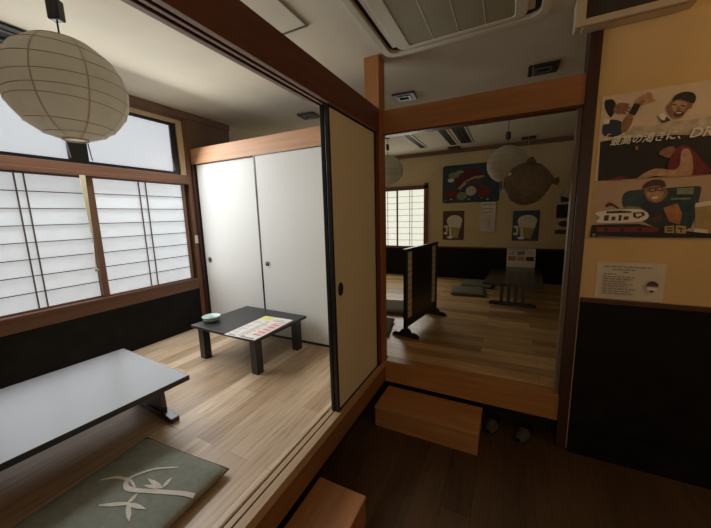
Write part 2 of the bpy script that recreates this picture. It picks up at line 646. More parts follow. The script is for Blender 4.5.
# yellow cord with knob in front of the screens
t = thing('pull_cord', 'pale yellow strap and cord with a small knob hanging before the paper screen', 'pull cord', (XL + .035, -.938, .78))
mb = MB()
mb.prism([(-.022, .765), (.016, .765), (.008, .34), (.001, .22), (-.008, .34)], 'x', -.0015, .0015, 'cord_cream')
mb.build('strap', t)
mb = MB()
mb.tube([(0, -.003, .23), (0, -.006, .12), (0, -.010, .03)], .0025, 'cord_cream', 6)
mb.build('cord', t)
mb = MB()
mb.lathe([(.003, .034), (.010, .028), (.014, .014), (.012, .003), (.004, 0)], 'wax_tan', (0, -.010, 0), 14)
mb.build('knob', t)
mb = MB()
mb.box(0, .006, -.018, .018, 0, .085, 'white_plastic')
tag(mb.build('window_latch', None, .002, loc=(XL + .015, -.008, .925)), 'small white plate screwed to the brown corner post beside the window', 'plate')

# ------------------------------------------------------------------ tables
def trestle_table(label, loc, rz, W, L, H, col_half, foot_half, inset, slats, group=None):
    """low table: long axis along y, a panel or slatted leg with a foot bar at each end"""
    t = thing('low_table', label, 'table', loc, rz, group)
    mb = MB()
    mb.box(-W / 2, W / 2, -L / 2, L / 2, H - .030, H, 'table_lacquer')
    mb.build('tabletop', t, .003)
    for sgn in (1, -1):
        yc = sgn * (L / 2 - inset)
        mb = MB()
        if slats:
            for k in range(4):
                x = -col_half + k * 2 * col_half / 3
                mb.box(x - .018, x + .018, yc - .018, yc + .018, .038, H - .026, 'table_lacquer')
            mb.box(-col_half - .03, col_half + .03, yc - .024, yc + .024, H - .066, H - .026, 'table_lacquer')
        else:
            mb.prism([(-col_half - .015, .036), (col_half + .015, .036), (col_half, H - .026), (-col_half, H - .026)], 'y', yc - .016, yc + .016, 'table_lacquer')
        lg = mb.build('leg', t, .002)
        mb = MB()
        f = foot_half
        mb.prism([(-f, 0), (f, 0), (f, .030), (f - .07, .040), (-f + .07, .040), (-f, .030)], 'y', yc - .024, yc + .024, 'table_lacquer')
        mb.build('foot', lg, .002)
    return t

gt = 'long low black tables'
RZ = math.radians(-3.8)
def off(cx, cy, rz, dx, dy):
    return (cx + dx * math.cos(rz) - dy * math.sin(rz), cy + dx * math.sin(rz) + dy * math.cos(rz))
# far short edge centre at (-1.137,-1.145)
L1 = 1.20
c = off(-1.137, -1.145, RZ, 0, -L1 / 2)
trestle_table('long glossy black low table in the left foreground', (c[0], c[1], 0), RZ, .785, L1, .30, .165, .29, .055, False, gt)
trestle_table('black low table with slatted legs by the far wall of the back room', (.965, 2.62, 0), math.radians(-3), .66, 1.50, .31, .12, .265, .16, True, gt)

t = thing('low_table', 'small square charcoal low table with four posts, before the white closet doors', 'table', (-1.122, -.333, 0), math.radians(-2.2))
mb = MB()
mb.box(-.378, .378, -.303, .303, .279, .302, 'table_charcoal')
mb.build('tabletop', t, .003)
mb = MB()
for sx in (-1, 1):
    mb.box(sx * .308 - .010, sx * .308 + .010, -.236, .236, .245, .279, 'table_charcoal')
for sy in (-1, 1):
    mb.box(-.308, .308, sy * .236 - .010, sy * .236 + .010, .245, .279, 'table_charcoal')
mb.build('apron', t)
for sx in (-1, 1):
    for sy in (-1, 1):
        mb = MB()
        mb.box(sx * .308 - .032, sx * .308 + .032, sy * .236 - .032, sy * .236 + .032, 0, .279, 'table_charcoal')
        mb.build('leg', t, .003)
t_small = t

# menu sheet on the small table
mb = MB()
Mp = Matrix.Translation((-.915, -.425, .3032)) @ Matrix.Rotation(math.radians(1.5), 4, 'Z')
mb.box(-.152, .152, -.232, .232, 0, .0012, 'white_paper', Mp)
def on_sheet(x0, x1, y0, y1, mat, h=.0016):
    co = [Mp @ Vector(p) for p in ((x0, y0, h), (x1, y0, h), (x1, y1, h), (x0, y1, h))]
    mb.poly(co, mat)
random.seed(3)
on_sheet(-.14, -.03, .135, .222, 'ink_yellow')
on_sheet(.055, .135, -.16, .13, 'ink_pink')
for k in range(5):
    on_sheet(.06, .125, -.15 + k * .055, -.142 + k * .055, 'ink_red', .0019)
for k in range(16):
    y = .115 - k * .021
    on_sheet(-.14, -.14 + random.uniform(.05, .08), y, y + .006, random.choice(['ink_grey', 'ink_grey', 'ink_pink']))
    on_sheet(-.045, -.045 + random.uniform(.04, .08), y, y + .006, random.choice(['ink_grey', 'ink_grey', 'ink_red']))
on_sheet(-.13, -.05, -.222, -.210, 'ink_grey')
on_sheet(0, .13, -.222, -.205, 'ink_grey')
on_sheet(.0, .13, .15, .158, 'ink_red')
on_sheet(.0, .10, .18, .187, 'ink_grey')
tag(mb.build('menu_sheet', recenter=True), 'white printed menu sheet with yellow and red patches lying on the small table', 'menu')

# stacked dishes
def dish(z, r, mat, inner, label, dx=0):
    t = thing('dish', label, 'dish', (-1.425 + dx, -.478, z), 0)
    mb = MB()
    mb.lathe([(.0, 0), (r * .62, 0), (r * .66, .004), (r * .93, .016), (r, .027), (r * .96, .0285), (r * .86, .020), (r * .6, .011), (.0, .010)], mat, seg=32)
    mb.build('bowl', t)
    if inner:
        mb = MB()
        mb.lathe([(.0, .0108), (r * .3, .0110), (r * .34, .0112), (r * .30, .0114), (0, .0113)], inner, seg=20)
        for a in range(5):
            q = a * 2 * PI / 5
            mb.lathe([(0, 0), (.006, .0004), (.004, .0012), (0, .0014)], inner, (r * .52 * math.cos(q), r * .52 * math.sin(q), .0112), 8)
        mb.build('painted_pattern', t)
    return t
dish(.3025, .070, 'pottery_grey', None, 'grey shallow dish at the bottom of the pair on the small table')
dish(.3205, .076, 'celadon', 'celadon_dark', 'pale green patterned dish stacked on the grey one on the small table', -.004)

# ------------------------------------------------------------------ floor cushions
def cushion_h(u, v, a, h):
    q = max(abs(u), abs(v)) / a
    q = min(1, (abs(u / a) ** 16 + abs(v / a) ** 16) ** (1 / 16))
    return .5 * h * (max(0, 1 - q ** 7)) ** .45 * (1 - .10 * q * q)

def cushion(label, loc, rz, a, h, mat, strokes=None, group=None):
    t = thing('floor_cushion', label, 'cushion', loc, rz, group)
    mb = MB()
    N = 28
    def warp(s):
        return math.copysign(1 - (1 - abs(s)) ** 1.8, s)
    i = mb.mi(mat)
    def outline(u, v):
        # slightly rounded square with pulled-in sides
        k = 1 - .02 * (1 - (v) ** 2) if abs(u) > abs(v) else 1 - .02 * (1 - u ** 2)
        return u * a * k, v * a * k
    rows = {}
    for side in (1, -1):
        g = []
        for r in range(N + 1):
            row = []
            for s in range(N + 1):
                u, v = warp(-1 + 2 * s / N), warp(-1 + 2 * r / N)
                x, y = outline(u, v)
                edge = r in (0, N) or s in (0, N)
                z = h * .45 + side * (0 if edge else cushion_h(u * a, v * a, a, h))
                z = max(z, .002) if side < 0 else z
                if edge and side < 0:
                    row.append(rows[1][r][s])
                else:
                    row.append(mb.bm.verts.new((x, y, z)))
            g.append(row)
        rows[side] = g
        for r in range(N):
            for s in range(N):
                q = [g[r][s], g[r][s + 1], g[r + 1][s + 1], g[r + 1][s]]
                f = mb.bm.faces.new(q if side > 0 else q[::-1])
                f.material_index = i
                f.smooth = True
    if strokes:
        j = mb.mi('bamboo_white')
        for pts, ws in strokes:
            P = []
            for k in range(len(pts) - 1):
                for m_ in range(4):
                    f_ = m_ / 4
                    P.append((Vector(pts[k]).lerp(Vector(pts[k + 1]), f_), ws[k] * (1 - f_) + ws[k + 1] * f_))
            P.append((Vector(pts[-1]), ws[-1]))
            for _ in range(2):
                P = [P[0]] + [((P[k - 1][0] + 2 * P[k][0] + P[k + 1][0]) / 4, P[k][1]) for k in range(1, len(P) - 1)] + [P[-1]]
            prev = None
            for k, (p, w_) in enumerate(P):
                d = (P[min(k + 1, len(P) - 1)][0] - P[max(k - 1, 0)][0]).normalized()
                n = Vector((-d.y, d.x))
                L_, R_ = p + n * w_, p - n * w_
                def up(q):
                    return mb.bm.verts.new((q.x, q.y, h * .45 + cushion_h(q.x, q.y, a, h) + .0022))
                cur = (up(L_), up(p), up(R_))
                if prev:
                    for e in (0, 1):
                        f = mb.bm.faces.new([prev[e], prev[e + 1], cur[e + 1], cur[e]])
                        f.material_index = j
                        f.smooth = True
                prev = cur
    mb.build('cover', t)
    mb = MB()
    ring = []
    M_ = 12
    for (p, q) in (((-1, -1), (1, -1)), ((1, -1), (1, 1)), ((1, 1), (-1, 1)), ((-1, 1), (-1, -1))):
        for k in range(M_):
            f_ = k / M_
            u, v = p[0] + (q[0] - p[0]) * f_, p[1] + (q[1] - p[1]) * f_
            x, y = outline(u, v)
            ring.append((x, y, h * .45))
    mb.tube(ring, .006, 'cushion_edge', 6, True)
    mb.build('piping', t)
    return t

CR = math.radians(4)
CC = (-.525, -1.655)
def cl(p):
    x, y = p[0] - CC[0], p[1] - CC[1]
    return (x * math.cos(CR) + y * math.sin(CR), -x * math.sin(CR) + y * math.cos(CR))
def stroke(pts, ws):
    return ([cl(p) for p in pts], ws)
leaf = lambda a, b: stroke([a, (a[0] * .72 + b[0] * .28, a[1] * .72 + b[1] * .28), (a[0] * .35 + b[0] * .65, a[1] * .35 + b[1] * .65), b], [.002, .009, .008, .0006])
SK = [
    stroke([(-.447, -1.462), (-.545, -1.517), (-.589, -1.582), (-.588, -1.612), (-.549, -1.630), (-.504, -1.622), (-.38, -1.572), (-.261, -1.521)], [.003, .005, .006, .008, .010, .010, .010, .010]),
    stroke([(-.698, -1.656), (-.655, -1.617), (-.574, -1.598), (-.515, -1.612)], [.003, .007, .006, .003]),
    leaf((-.406, -1.563), (-.513, -1.562)), leaf((-.408, -1.564), (-.493, -1.590)), leaf((-.406, -1.561), (-.422, -1.513)),
    stroke([(-.559, -1.722), (-.51, -1.695), (-.46, -1.667)], [.003, .009, .007]),
    leaf((-.460, -1.667), (-.476, -1.623)), leaf((-.460, -1.667), (-.370, -1.650)), leaf((-.460, -1.667), (-.374, -1.707)),
]
gc = 'flat floor cushions'
cushion('green floor cushion with white bamboo drawing beside the long table', (CC[0], CC[1], 0), CR, .285, .062, 'cushion_green', SK, gc)
cushion('grey-green floor cushion in front of the back room wall, nearer of two', (.35, 2.52, 0), math.radians(6), .235, .06, 'cushion_green_back', None, gc)
cushion('grey-green floor cushion farther back against the dark wall panel', (.45, 3.08, 0), math.radians(-4), .235, .06, 'cushion_green_back', None, gc)
cushion('floor cushion lying behind the black partition screen', (-.43, 1.36, 0), math.radians(10), .25, .06, 'cushion_green_back', None, gc)
cushion('floor cushion beside the corner pillar near the screen foot', (-.42, .66, 0), math.radians(12), .23, .05, 'cushion_green_back', None, gc)

# ------------------------------------------------------------------ partition screen
ang = math.atan2(1.395 - .56, .13 - .0)
t = thing('partition_screen', 'freestanding black partition screen with cream paper strips in the back room', 'screen', (.0596, .944, 0), ang)
Ls, Hs = .775, .835
mb = MB()
for s in (-1, 1):
    mb.box(s * Ls / 2 - .018, s * Ls / 2 + .018, -.016, .016, .02, Hs, 'black_lacquer')
mb.box(-Ls / 2 - .03, Ls / 2 + .03, -.019, .019, Hs, Hs + .024, 'black_lacquer')
mb.box(-Ls / 2, Ls / 2, -.013, .013, .085, .115, 'black_lacquer')
mb.build('frame', t, .002)
mb = MB()
mb.box(-Ls / 2 + .018, Ls / 2 - .018, -.006, .006, .115, Hs, 'black_lacquer')
mb.build('panel', t)
for s in (-1, 1):
    mb = MB()
    xa = s * (Ls / 2 - .075)
    mb.box(xa - .045, xa + .045, -.009, .009, .175, Hs - .01, 'strip_paper')
    for k in range(1, 10):
        z = .175 + k * (Hs - .185) / 10
        mb.box(xa - .045, xa + .045, -.0105, .0105, z - .0025, z + .0025, 'shoji_bar')
    mb.build('paper_strip', t)
    mb = MB()
    xf = s * Ls / 2
    mb.prism([(-.135, 0), (.135, 0), (.135, .014), (.095, .036), (.055, .040), (.03, .075), (-.03, .075), (-.055, .040), (-.095, .036), (-.135, .014)], 'x', xf - .024, xf + .024, 'black_lacquer')
    mb.build('foot', t, .002)

# ------------------------------------------------------------------ wooden steps
def step(label, x0, x1, y0, y1, mat, group):
    t = thing('wooden_step', label, 'step', ((x0 + x1) / 2, (y0 + y1) / 2, ZG), 0, group)
    hx, hy = (x1 - x0) / 2, (y1 - y0) / 2
    mb = MB()
    mb.box(-hx, hx, -hy, hy, .135, .157, mat)
    mb.build('tread', t, .003)
    mb = MB()
    q = .004
    mb.box(-hx + q, hx - q, -hy + q, -hy + q + .018, 0, .135, mat)
    mb.box(-hx + q, hx - q, hy - q - .018, hy - q, 0, .135, mat)
    mb.box(-hx + q, -hx + q + .018, -hy + .022, hy - .022, 0, .135, mat)
    mb.box(hx - q - .018, hx - q, -hy + .022, hy - .022, 0, .135, mat)
    mb.build('box_sides', t)
gst = 'wooden step boxes'
step('brown wooden step box below the opening to the back room', .036, .750, -.315, -.015, 'step_wood', gst)
step('brown wooden step box in the foreground below the sliding door sill', .012, .285, -1.72, -1.005, 'step_wood_y', gst)

# slippers pushed under the raised floor
def slipper(label, loc, rz):
    t = thing('slipper', label, 'slipper', loc, rz, 'slippers under the raised floor')
    mb = MB()
    out = [(.045 * math.cos(a) * (1.0 if math.sin(a) > 0 else .82), .125 * math.sin(a)) for a in [k * 2 * PI / 20 for k in range(20)]]
    mb.prism(out, 'z', 0, .018, 'black_plastic', smooth=False)
    mb.build('sole', t, .003)
    mb = MB()
    prof = []
    for r in range(7):
        yy = .005 + .018 * r
        wv = .045 * math.sqrt(max(0.05, 1 - (yy / .128) ** 2))
        prof.append([(wv * math.cos(PI * k / 8), yy, .016 + .045 * (1 - r * .07) * math.sin(PI * k / 8)) for k in range(9)])
    co = [p for row in prof for p in row]
    fs = [(r * 9 + k, r * 9 + k + 1, r * 9 + k + 10, r * 9 + k + 9) for r in range(6) for k in range(8)]
    mb.faces(co, fs, 'slipper_grey', True)
    mb.build('upper', t)
slipper('dark slipper under the sill close to the wooden step', (.82, .03, ZG), 2.9)
slipper('dark slipper under the sill farther from the wooden step', (1.02, .02, ZG), 2.75)
mb = MB()
mb.lathe([(0, 0), (.009, 0), (.009, .005), (.006, .008), (0, .009)], 'vent_metal', M=Matrix.Translation((-.0, -.56, -.163)) @ Matrix.Rotation(PI / 2, 4, 'Y'), seg=16)
tag(mb.build('door_stop', recenter=True), 'tiny pale button on the sill face below the cream sliding door', 'button')

# ------------------------------------------------------------------ paper lanterns
def lantern(label, loc, R, drop, group, phase=0.0, zscale=.97):
    """loc = centre of the globe; drop = height of ceiling above the centre"""
    t = thing('paper_lantern', label, 'lantern', loc, phase, group)
    mb = MB()
    prof = []
    th0, th1 = math.radians(14), math.radians(168)
    n = 36
    rib_t = [math.radians(d) for d in (30, 50, 68, 87, 103, 113, 135, 150)]
    for k in range(n + 1):
        th = th0 + (th1 - th0) * k / n
        d = min(abs(th - q) for q in rib_t)
        rr = R * (1 - .010 * min(1, d / .12))
        prof.append((rr * math.sin(th), rr * math.cos(th) * zscale))
    rings = []
    seg = 48
    i = mb.mi('lantern_paper')
    for r, z in prof:
        rings.append([mb.bm.verts.new((r * math.cos(q * 2 * PI / seg), r * math.sin(q * 2 * PI / seg), z)) for q in range(seg)])
    for k in range(n):
        for q in range(seg):
            f = mb.bm.faces.new([rings[k][q], rings[k + 1][q], rings[k + 1][(q + 1) % seg], rings[k][(q + 1) % seg]])
            f.material_index = i
            f.smooth = True
    for j, th in enumerate(rib_t):
        tilt = math.radians(4 + 2 * math.sin(j * 2.1))
        r = R * 1.0015 * math.sin(th)
        z = R * math.cos(th) * zscale
        pts = []
        for q in range(40):
            a = q * 2 * PI / 40
            dth = .05 * math.sin(a + j * 1.3)
            pts.append((R * 1.001 * math.sin(th + dth) * math.cos(a), R * 1.001 * math.sin(th + dth) * math.sin(a), R * 1.001 * math.cos(th + dth) * zscale))
        mb.tube(pts, .0016, 'lantern_rib', 5, True)
    js = mb.mi('lantern_seam')
    for q in range(8):
        a = q * 2 * PI / 8 + .2
        prev = None
        for k in range(25):
            th = th0 + (th1 - th0) * k / 24
            aw = .013 / max(.25, math.sin(th))
            cur = [mb.bm.verts.new((R * 1.003 * math.sin(th) * math.cos(b_), R * 1.003 * math.sin(th) * math.sin(b_), R * 1.003 * math.cos(th) * zscale)) for b_ in (a - aw, a + aw)]
            if prev:
                f = mb.bm.faces.new([prev[0], cur[0], cur[1], prev[1]])
                f.material_index = js
                f.smooth = True
            prev = cur
    mb.build('shade', t)
    mb = MB()
    zb = R * math.cos(th1) * zscale
    rb = R * math.sin(th1)
    mb.tube([(rb * math.cos(q * 2 * PI / 24), rb * math.sin(q * 2 * PI / 24), zb) for q in range(24)], .004, 'lantern_seam', 6, True)
    mb.build('bottom_rim', t)
    mb = MB()
    rt = R * math.sin(th0)
    zt = R * math.cos(th0) * zscale
    mb.tube([(rt * math.cos(q * 2 * PI / 24), rt * math.sin(q * 2 * PI / 24), zt) for q in range(24)], .003, 'lantern_seam', 6, True)
    mb.tube([(-rt, 0, zt), (0, 0, zt + .012), (rt, 0, zt)], .002, 'steel', 6)
    mb.build('top_rim', t)
    mb = MB()
    mb.tube([(0, 0, zt - .10), (0, 0, drop)], .0035, 'black_plastic', 8)
    mb.build('cord', t)
    mb = MB()
    mb.lathe([(0, 0), (.030, 0), (.030, .022), (.022, .03), (0, .03)], 'white_plastic', (0, 0, zt - .13), 16)
    mb.lathe([(0, -.09), (.018, -.085), (.028, -.06), (.028, -.04), (.014, 0), (0, 0)], 'white_plastic', (0, 0, zt - .13), 16)
    mb.build('bulb', t)
    mb = MB()
    a0 = R + .062
    mb.box(-.026, .026, -.02, .02, a0, a0 + .085, 'black_plastic')
    mb.build('cord_adjuster', t, .006)
    mb = MB()
    mb.lathe([(0, drop - .03), (.03, drop - .03), (.034, drop - .02), (.034, drop), (0, drop)], 'black_plastic', seg=20)
    mb.build('ceiling_rose', t)
    return t
gl = 'round paper lanterns'
lantern('large round paper lantern hanging in front of the left window', (-1.0, -1.42, 1.783), .229, ZC - 1.783, gl, .5)
lantern('round paper lantern hanging in the middle of the back room', (.800, 2.0, 1.737), .222, ZC - 1.737, gl, 1.1)
lantern('round paper lantern half hidden behind the corner pillar', (-.745, 2.1, 1.80), .222, ZC - 1.80, gl, 1.9)

# ------------------------------------------------------------------ hanging dried puffer fish
FX, FY, FZ = 0.961, 0.620, 1.391
t = thing('puffer_fish_lantern', 'round brown dried puffer fish hanging beside the back room lantern', 'hanging fish', (FX, FY, FZ))
mb = MB()
RX, RYY, RZZ = .160, .160, .162
seg, n = 40, 26
i = mb.mi('fish_skin')
rings = []
for k in range(n + 1):
    s = -1 + 2 * k / n
    x = RX * s
    rr = math.sqrt(max(.02, 1 - s * s))
    if s > .55:
        rr = max(rr * (1 - (s - .55) * .7), .16)
    if s < -.9:
        rr = max(rr, .28)
    rings.append([mb.bm.verts.new((x * (1.12 if s > 0 else 1), RYY * rr * math.cos(q * 2 * PI / seg), RZZ * rr * math.sin(q * 2 * PI / seg) + .02 * max(0, s) ** 2)) for q in range(seg)])
for k in range(n):
    for q in range(seg):
        f = mb.bm.faces.new([rings[k][q], rings[k][(q + 1) % seg], rings[k + 1][(q + 1) % seg], rings[k + 1][q]])
        f.material_index = i
        f.smooth = True
for R_ in (rings[0][::-1], rings[-1]):
    mb.bm.faces.new(R_).material_index = i
random.seed(5)
for _ in range(150):
    th, ph = random.uniform(.35, PI - .35), random.uniform(0, 2 * PI)
    d = Vector((math.cos(th), math.sin(th) * math.cos(ph), math.sin(th) * math.sin(ph)))
    p = Vector((d.x * RX, d.y * RYY, d.z * RZZ))
    mb.tube([p * .985, p * 1.075], [.0024, .0003], 'fish_skin', 5)
mb.build('body', t)
mb = MB()
mb.prism([(.165, .03), (.19, .030), (.215, .042), (.222, .01), (.210, -.025), (.185, -.01), (.165, .0)], 'y', -.004, .004, 'fish_fin')
mb.build('tail_fin', t, .002)
mb = MB()
mb.prism([(.0, .11), (.055, .125), (.060, .165), (.035, .205), (.0, .19), (-.012, .15)], 'y', -.020, -.012, 'fish_fin')
mb.build('back_fin', t, .002)
for s in (-1, 1):
    mb = MB()
    mb.prism([(-.02, .02), (.03, .055), (.055, .03), (.05, -.02), (.01, -.02)], 'y', s * RYY * .96 - .004, s * RYY * .96 + .004, 'fish_fin')
    mb.build('side_fin', t, .002)
mb = MB()
mb.tube([(-.178, .03 * math.cos(q * PI / 6), .03 * math.sin(q * PI / 6)) for q in range(12)], .008, 'fish_fin', 6, True)
mb.build('mouth', t)
for s in (-1, 1):
    mb = MB()
    mb.lathe([(0, 0), (.014, 0), (.012, .008), (.004, .012), (0, .012)], 'ink_foam', M=Matrix.Translation((-.115, s * .085, .075)) @ Matrix.Rotation(-s * PI / 2 * .9, 4, 'X'), seg=14)
    mb.build('eye', t)
mb = MB()
mb.tube([(0, 0, RZZ * .97), (0, 0, ZC - FZ)], .0012, 'cord_cream', 5)
mb.build('hanging_string', t)

# ------------------------------------------------------------------ ceiling fittings
def rrect(x0, x1, y0, y1, r, n=8):
    pts = []
    for cx, cy, a0 in ((x1 - r, y1 - r, 0), (x0 + r, y1 - r, 90), (x0 + r, y0 + r, 180), (x1 - r, y0 + r, 270)):
        for k in range(n + 1):
            a = math.radians(a0 + 90 * k / n)
            pts.append((cx + r * math.cos(a), cy + r * math.sin(a)))
    return pts

def ring_plate(mb, outer, inner, z0, z1, mat):
    n = len(outer)
    i = mb.mi(mat)
    A = [mb.bm.verts.new((x, y, z1)) for x, y in outer]
    B = [mb.bm.verts.new((x, y, z0)) for x, y in outer]
    C_ = [mb.bm.verts.new((x, y, z0)) for x, y in inner]
    D = [mb.bm.verts.new((x, y, z1)) for x, y in inner]
    for k in range(n):
        j = (k + 1) % n
        for q in ((A[k], A[j], B[j], B[k]), (B[k], B[j], C_[j], C_[k]), (C_[k], C_[j], D[j], D[k]), (D[k], D[j], A[j], A[k])):
            mb.bm.faces.new(q).material_index = i

t = thing('ceiling_air_conditioner', 'large cream cassette air conditioner in the ceiling above the corridor', 'air conditioner', (.525, -.487, ZC))
mb = MB()
ring_plate(mb, rrect(-.475, .475, -.47, .47, .075), rrect(-.430, .430, -.425, .425, .065), -.032, 0, 'ac_cream')
mb.build('outer_frame', t, .006, 3)
mb = MB()
mb.prism(rrect(-.432, .432, -.427, .427, .065), 'z', -.010, -.004, 'ac_gap')
mb.build('recess', t)
for k, (xa, xb, ya, yb) in enumerate(((-.40, -.345, -.36, .36), (.345, .40, -.36, .36), (-.33, .33, -.405, -.35), (-.33, .33, .35, .405))):
    mb = MB()
    if k < 2:
        s = 1 if k else -1
        mb.box(xa, xb, ya, yb, -.024, -.018, 'ac_cream')
    else:
        mb.box(xa, xb, ya, yb, -.024, -.018, 'ac_cream')
    mb.build('vane', t, .002)
mb = MB()
ring_plate(mb, rrect(-.365, .365, -.395, .395, .05), rrect(-.285, .305, -.385, .365, .02), -.036, -.008, 'ac_cream')
mb.build('inner_frame', t, .004)
mb = MB()
mb.box(-.287, .307, -.387, .367, -.031, -.012, 'ac_grille')
for k in range(1, 4):
    x = -.287 + k * .1485
    mb.box(x - .0025, x + .0025, -.387, .367, -.0325, -.030, 'ac_cream')
mb.build('grille', t)

def vent(label, x, y, rz, w, group):
    t = thing('ceiling_vent', label, 'vent', (x, y, ZC), rz, group)
    mb = MB()
    ring_plate(mb, rrect(-w / 2, w / 2, -w * .45, w * .45, .01, 2), rrect(-w * .30, w * .30, -w * .25, w * .25, .005, 2), -.016, 0, 'vent_black')
    mb.build('frame', t, .003)
    mb = MB()
    ring_plate(mb, rrect(-w * .30, w * .30, -w * .25, w * .25, .005, 2), rrect(-w * .20, w * .20, -w * .15, w * .15, .005, 2), -.022, -.002, 'vent_metal')
    mb.build('metal_ring', t, .002)
    mb = MB()
    mb.box(-w * .2, w * .2, -w * .15, w * .15, -.008, -.003, 'vent_black')
    mb.build('core', t)
    return t
gv = 'small square black ceiling vents'
vent('small black ceiling vent above the corner pillar, seen over the header', -.075, .76, math.radians(6), .205, gv)
vent('small black ceiling vent above the right part of the header', 1.035, .76, 0, .205, gv)
vent('small black ceiling vent over the white closet doors', -1.15, .75, math.radians(6), .20, gv)
vent('small black ceiling vent at the left edge beside the big lantern', -1.80, -1.36, 0, .27, gv)
vent('small dark ceiling vent in the back room near the coloured poster', -.03, 3.36, 0, .19, gv)
vent('small dark ceiling vent in the back room beyond the round lantern', 1.06, 3.28, 0, .19, gv)

def slot_vent(label, x, y, W, L, group, pale=False):
    t = thing('slot_vent', label, 'vent', (x, y, ZC), 0, group)
    mb = MB()
    ring_plate(mb, rrect(-W / 2 - .02, W / 2 + .02, -L / 2 - .02, L / 2 + .02, .006, 2), rrect(-W / 2, W / 2, -L / 2, L / 2, .004, 2), -.012, 0, 'ac_cream')
    mb.build('frame', t)
    mb = MB()
    mb.box(-W / 2, W / 2, -L / 2, L / 2, -.006, -.001, 'vent_black')
    k = 3
    for q in range(1, k):
        xx = -W / 2 + q * W / k
        mb.box(xx - .002, xx + .002, -L / 2, L / 2, -.012, -.005, 'vent_black')
    mb.build('slats', t)
    return t
gsv = 'long dark ceiling slots in the back room'
slot_vent('long dark ceiling slot nearest the corner pillar', -.475, 2.45, .085, 1.25, gsv)
slot_vent('long dark ceiling slot left of the widest one', .005, 2.55, .10, 1.15, gsv)
slot_vent('widest long dark ceiling slot, next to the lantern', .205, 2.55, .16, 1.10, gsv)
mb = MB()
mb.box(-.25, .25, -.25, .25, -.006, 0, 'ceiling_paper')
hatch = thing('ceiling_hatch', 'square access hatch in the ceiling above the sliding door header', 'hatch', (-.475, -.81, ZC))
mb.build('panel', hatch)
mb = MB()
ring_plate(mb, rrect(-.247, .247, -.247, .247, .004, 2), rrect(-.235, .235, -.235, .235, .004, 2), -.010, 0, 'vent_metal')
mb.build('rim', hatch)

# framed box high on the wall
t = thing('wall_box', 'cream framed box mounted high on the wall above the posters', 'wall box', (1.352, 0, 2.108))
mb = MB()
mb.box(-.235, .235, -.097, 0, .012, .162, 'box_frame')
mb.build('case', t, .004)
mb = MB()
mb.box(-.240, -.195, -.115, -.097, 0, .162, 'box_frame')
mb.box(.195, .240, -.115, -.097, 0, .162, 'box_frame')
mb.box(-.195, .195, -.115, -.097, 0, .032, 'box_frame')
mb.build('front_frame', t, .003)
mb = MB()
mb.box(-.195, .195, -.104, -.098, .032, .162, 'box_front')
for k in range(5):
    mb.box(-.09 + k * .03, -.075 + k * .03, -.1065, -.103, .10, .158, 'box_frame')
mb.build('dark_panel', t)
mb = MB()
mb.box(-.20, .20, -.08, -.015, .004, .012, 'box_frame')
mb.build('bottom_plate', t)

# ------------------------------------------------------------------ posters on the right wall
class Poster:
    """flat sheet on a wall whose front faces -y; x and z in metres, ink in thin layers"""
    def __init__(s, x0, x1, z0, z1, y, bg, r=0):
        s.mb = MB()
        s.y = y
        s.k = 0
        if r:
            s.mb.prism([(a, b_) for a, b_ in rrect(x0, x1, z0, z1, r, 5)], 'y', y - .0012, y, bg)
        else:
            s.mb.box(x0, x1, y - .0012, y, z0, z1, bg)
        s.b = (x0, x1, z0, z1)
    def p(s, pts, mat):
        s.k += 1
        yy = s.y - .0014 - .00018 * s.k
        x0, x1, z0, z1 = s.b
        s.mb.poly([(min(max(a, x0), x1), yy, min(max(b_, z0), z1)) for a, b_ in pts], mat)
    def ell(s, cx, cz, rx, rz, mat, a0=0, a1=360):
        s.p([(cx + rx * math.cos(math.radians(a0 + (a1 - a0) * k / 20)), cz + rz * math.sin(math.radians(a0 + (a1 - a0) * k / 20))) for k in range(20 if a1 - a0 >= 360 else 21)], mat)
    def bar(s, x0, x1, z0, z1, mat):
        s.p([(x0, z0), (x1, z0), (x1, z1), (x0, z1)], mat)
    def text(s, body, x, z, size, mat, rot=0, shear=0, xs=1):
        s.k += 1
        M = Matrix.Translation((x, s.y - .0014 - .00018 * s.k, z)) @ Matrix.Rotation(PI / 2, 4, 'X') @ Matrix.Rotation(rot, 4, 'Z')
        s.mb.text(body, size, mat, M, shear, xs)
    def done(s, name, label, cat, group=None):
        return tag(s.mb.build(name, recenter=True), label, cat, group)

gp = 'posters'
P = Poster(1.277, 1.80, 1.338, 1.782, -.001, 'ink_beige')
P.p([(1.39, 1.576), (1.422, 1.612), (1.506, 1.6), (1.562, 1.615), (1.633, 1.609), (1.712, 1.614), (1.778, 1.599), (1.79, 1.499), (1.557, 1.524), (1.404, 1.543)], 'ink_shirt')
P.p([(1.291, 1.332), (1.286, 1.548), (1.364, 1.555), (1.481, 1.548), (1.591, 1.545), (1.801, 1.51), (1.826, 1.301)], 'ink_black')
P.p([(1.298, 1.763), (1.309, 1.763), (1.316, 1.762), (1.323, 1.759), (1.328, 1.754), (1.333, 1.746), (1.336, 1.739), (1.337, 1.731), (1.338, 1.723), (1.338, 1.711), (1.337, 1.702), (1.335, 1.693), (1.332, 1.685), (1.327, 1.675), (1.324, 1.67), (1.32, 1.67), (1.316, 1.673), (1.31, 1.682), (1.306, 1.689), (1.302, 1.696), (1.299, 1.702), (1.296, 1.71), (1.293, 1.716), (1.291, 1.725), (1.289, 1.734), (1.288, 1.748), (1.288, 1.756), (1.292, 1.761)], 'ink_black')
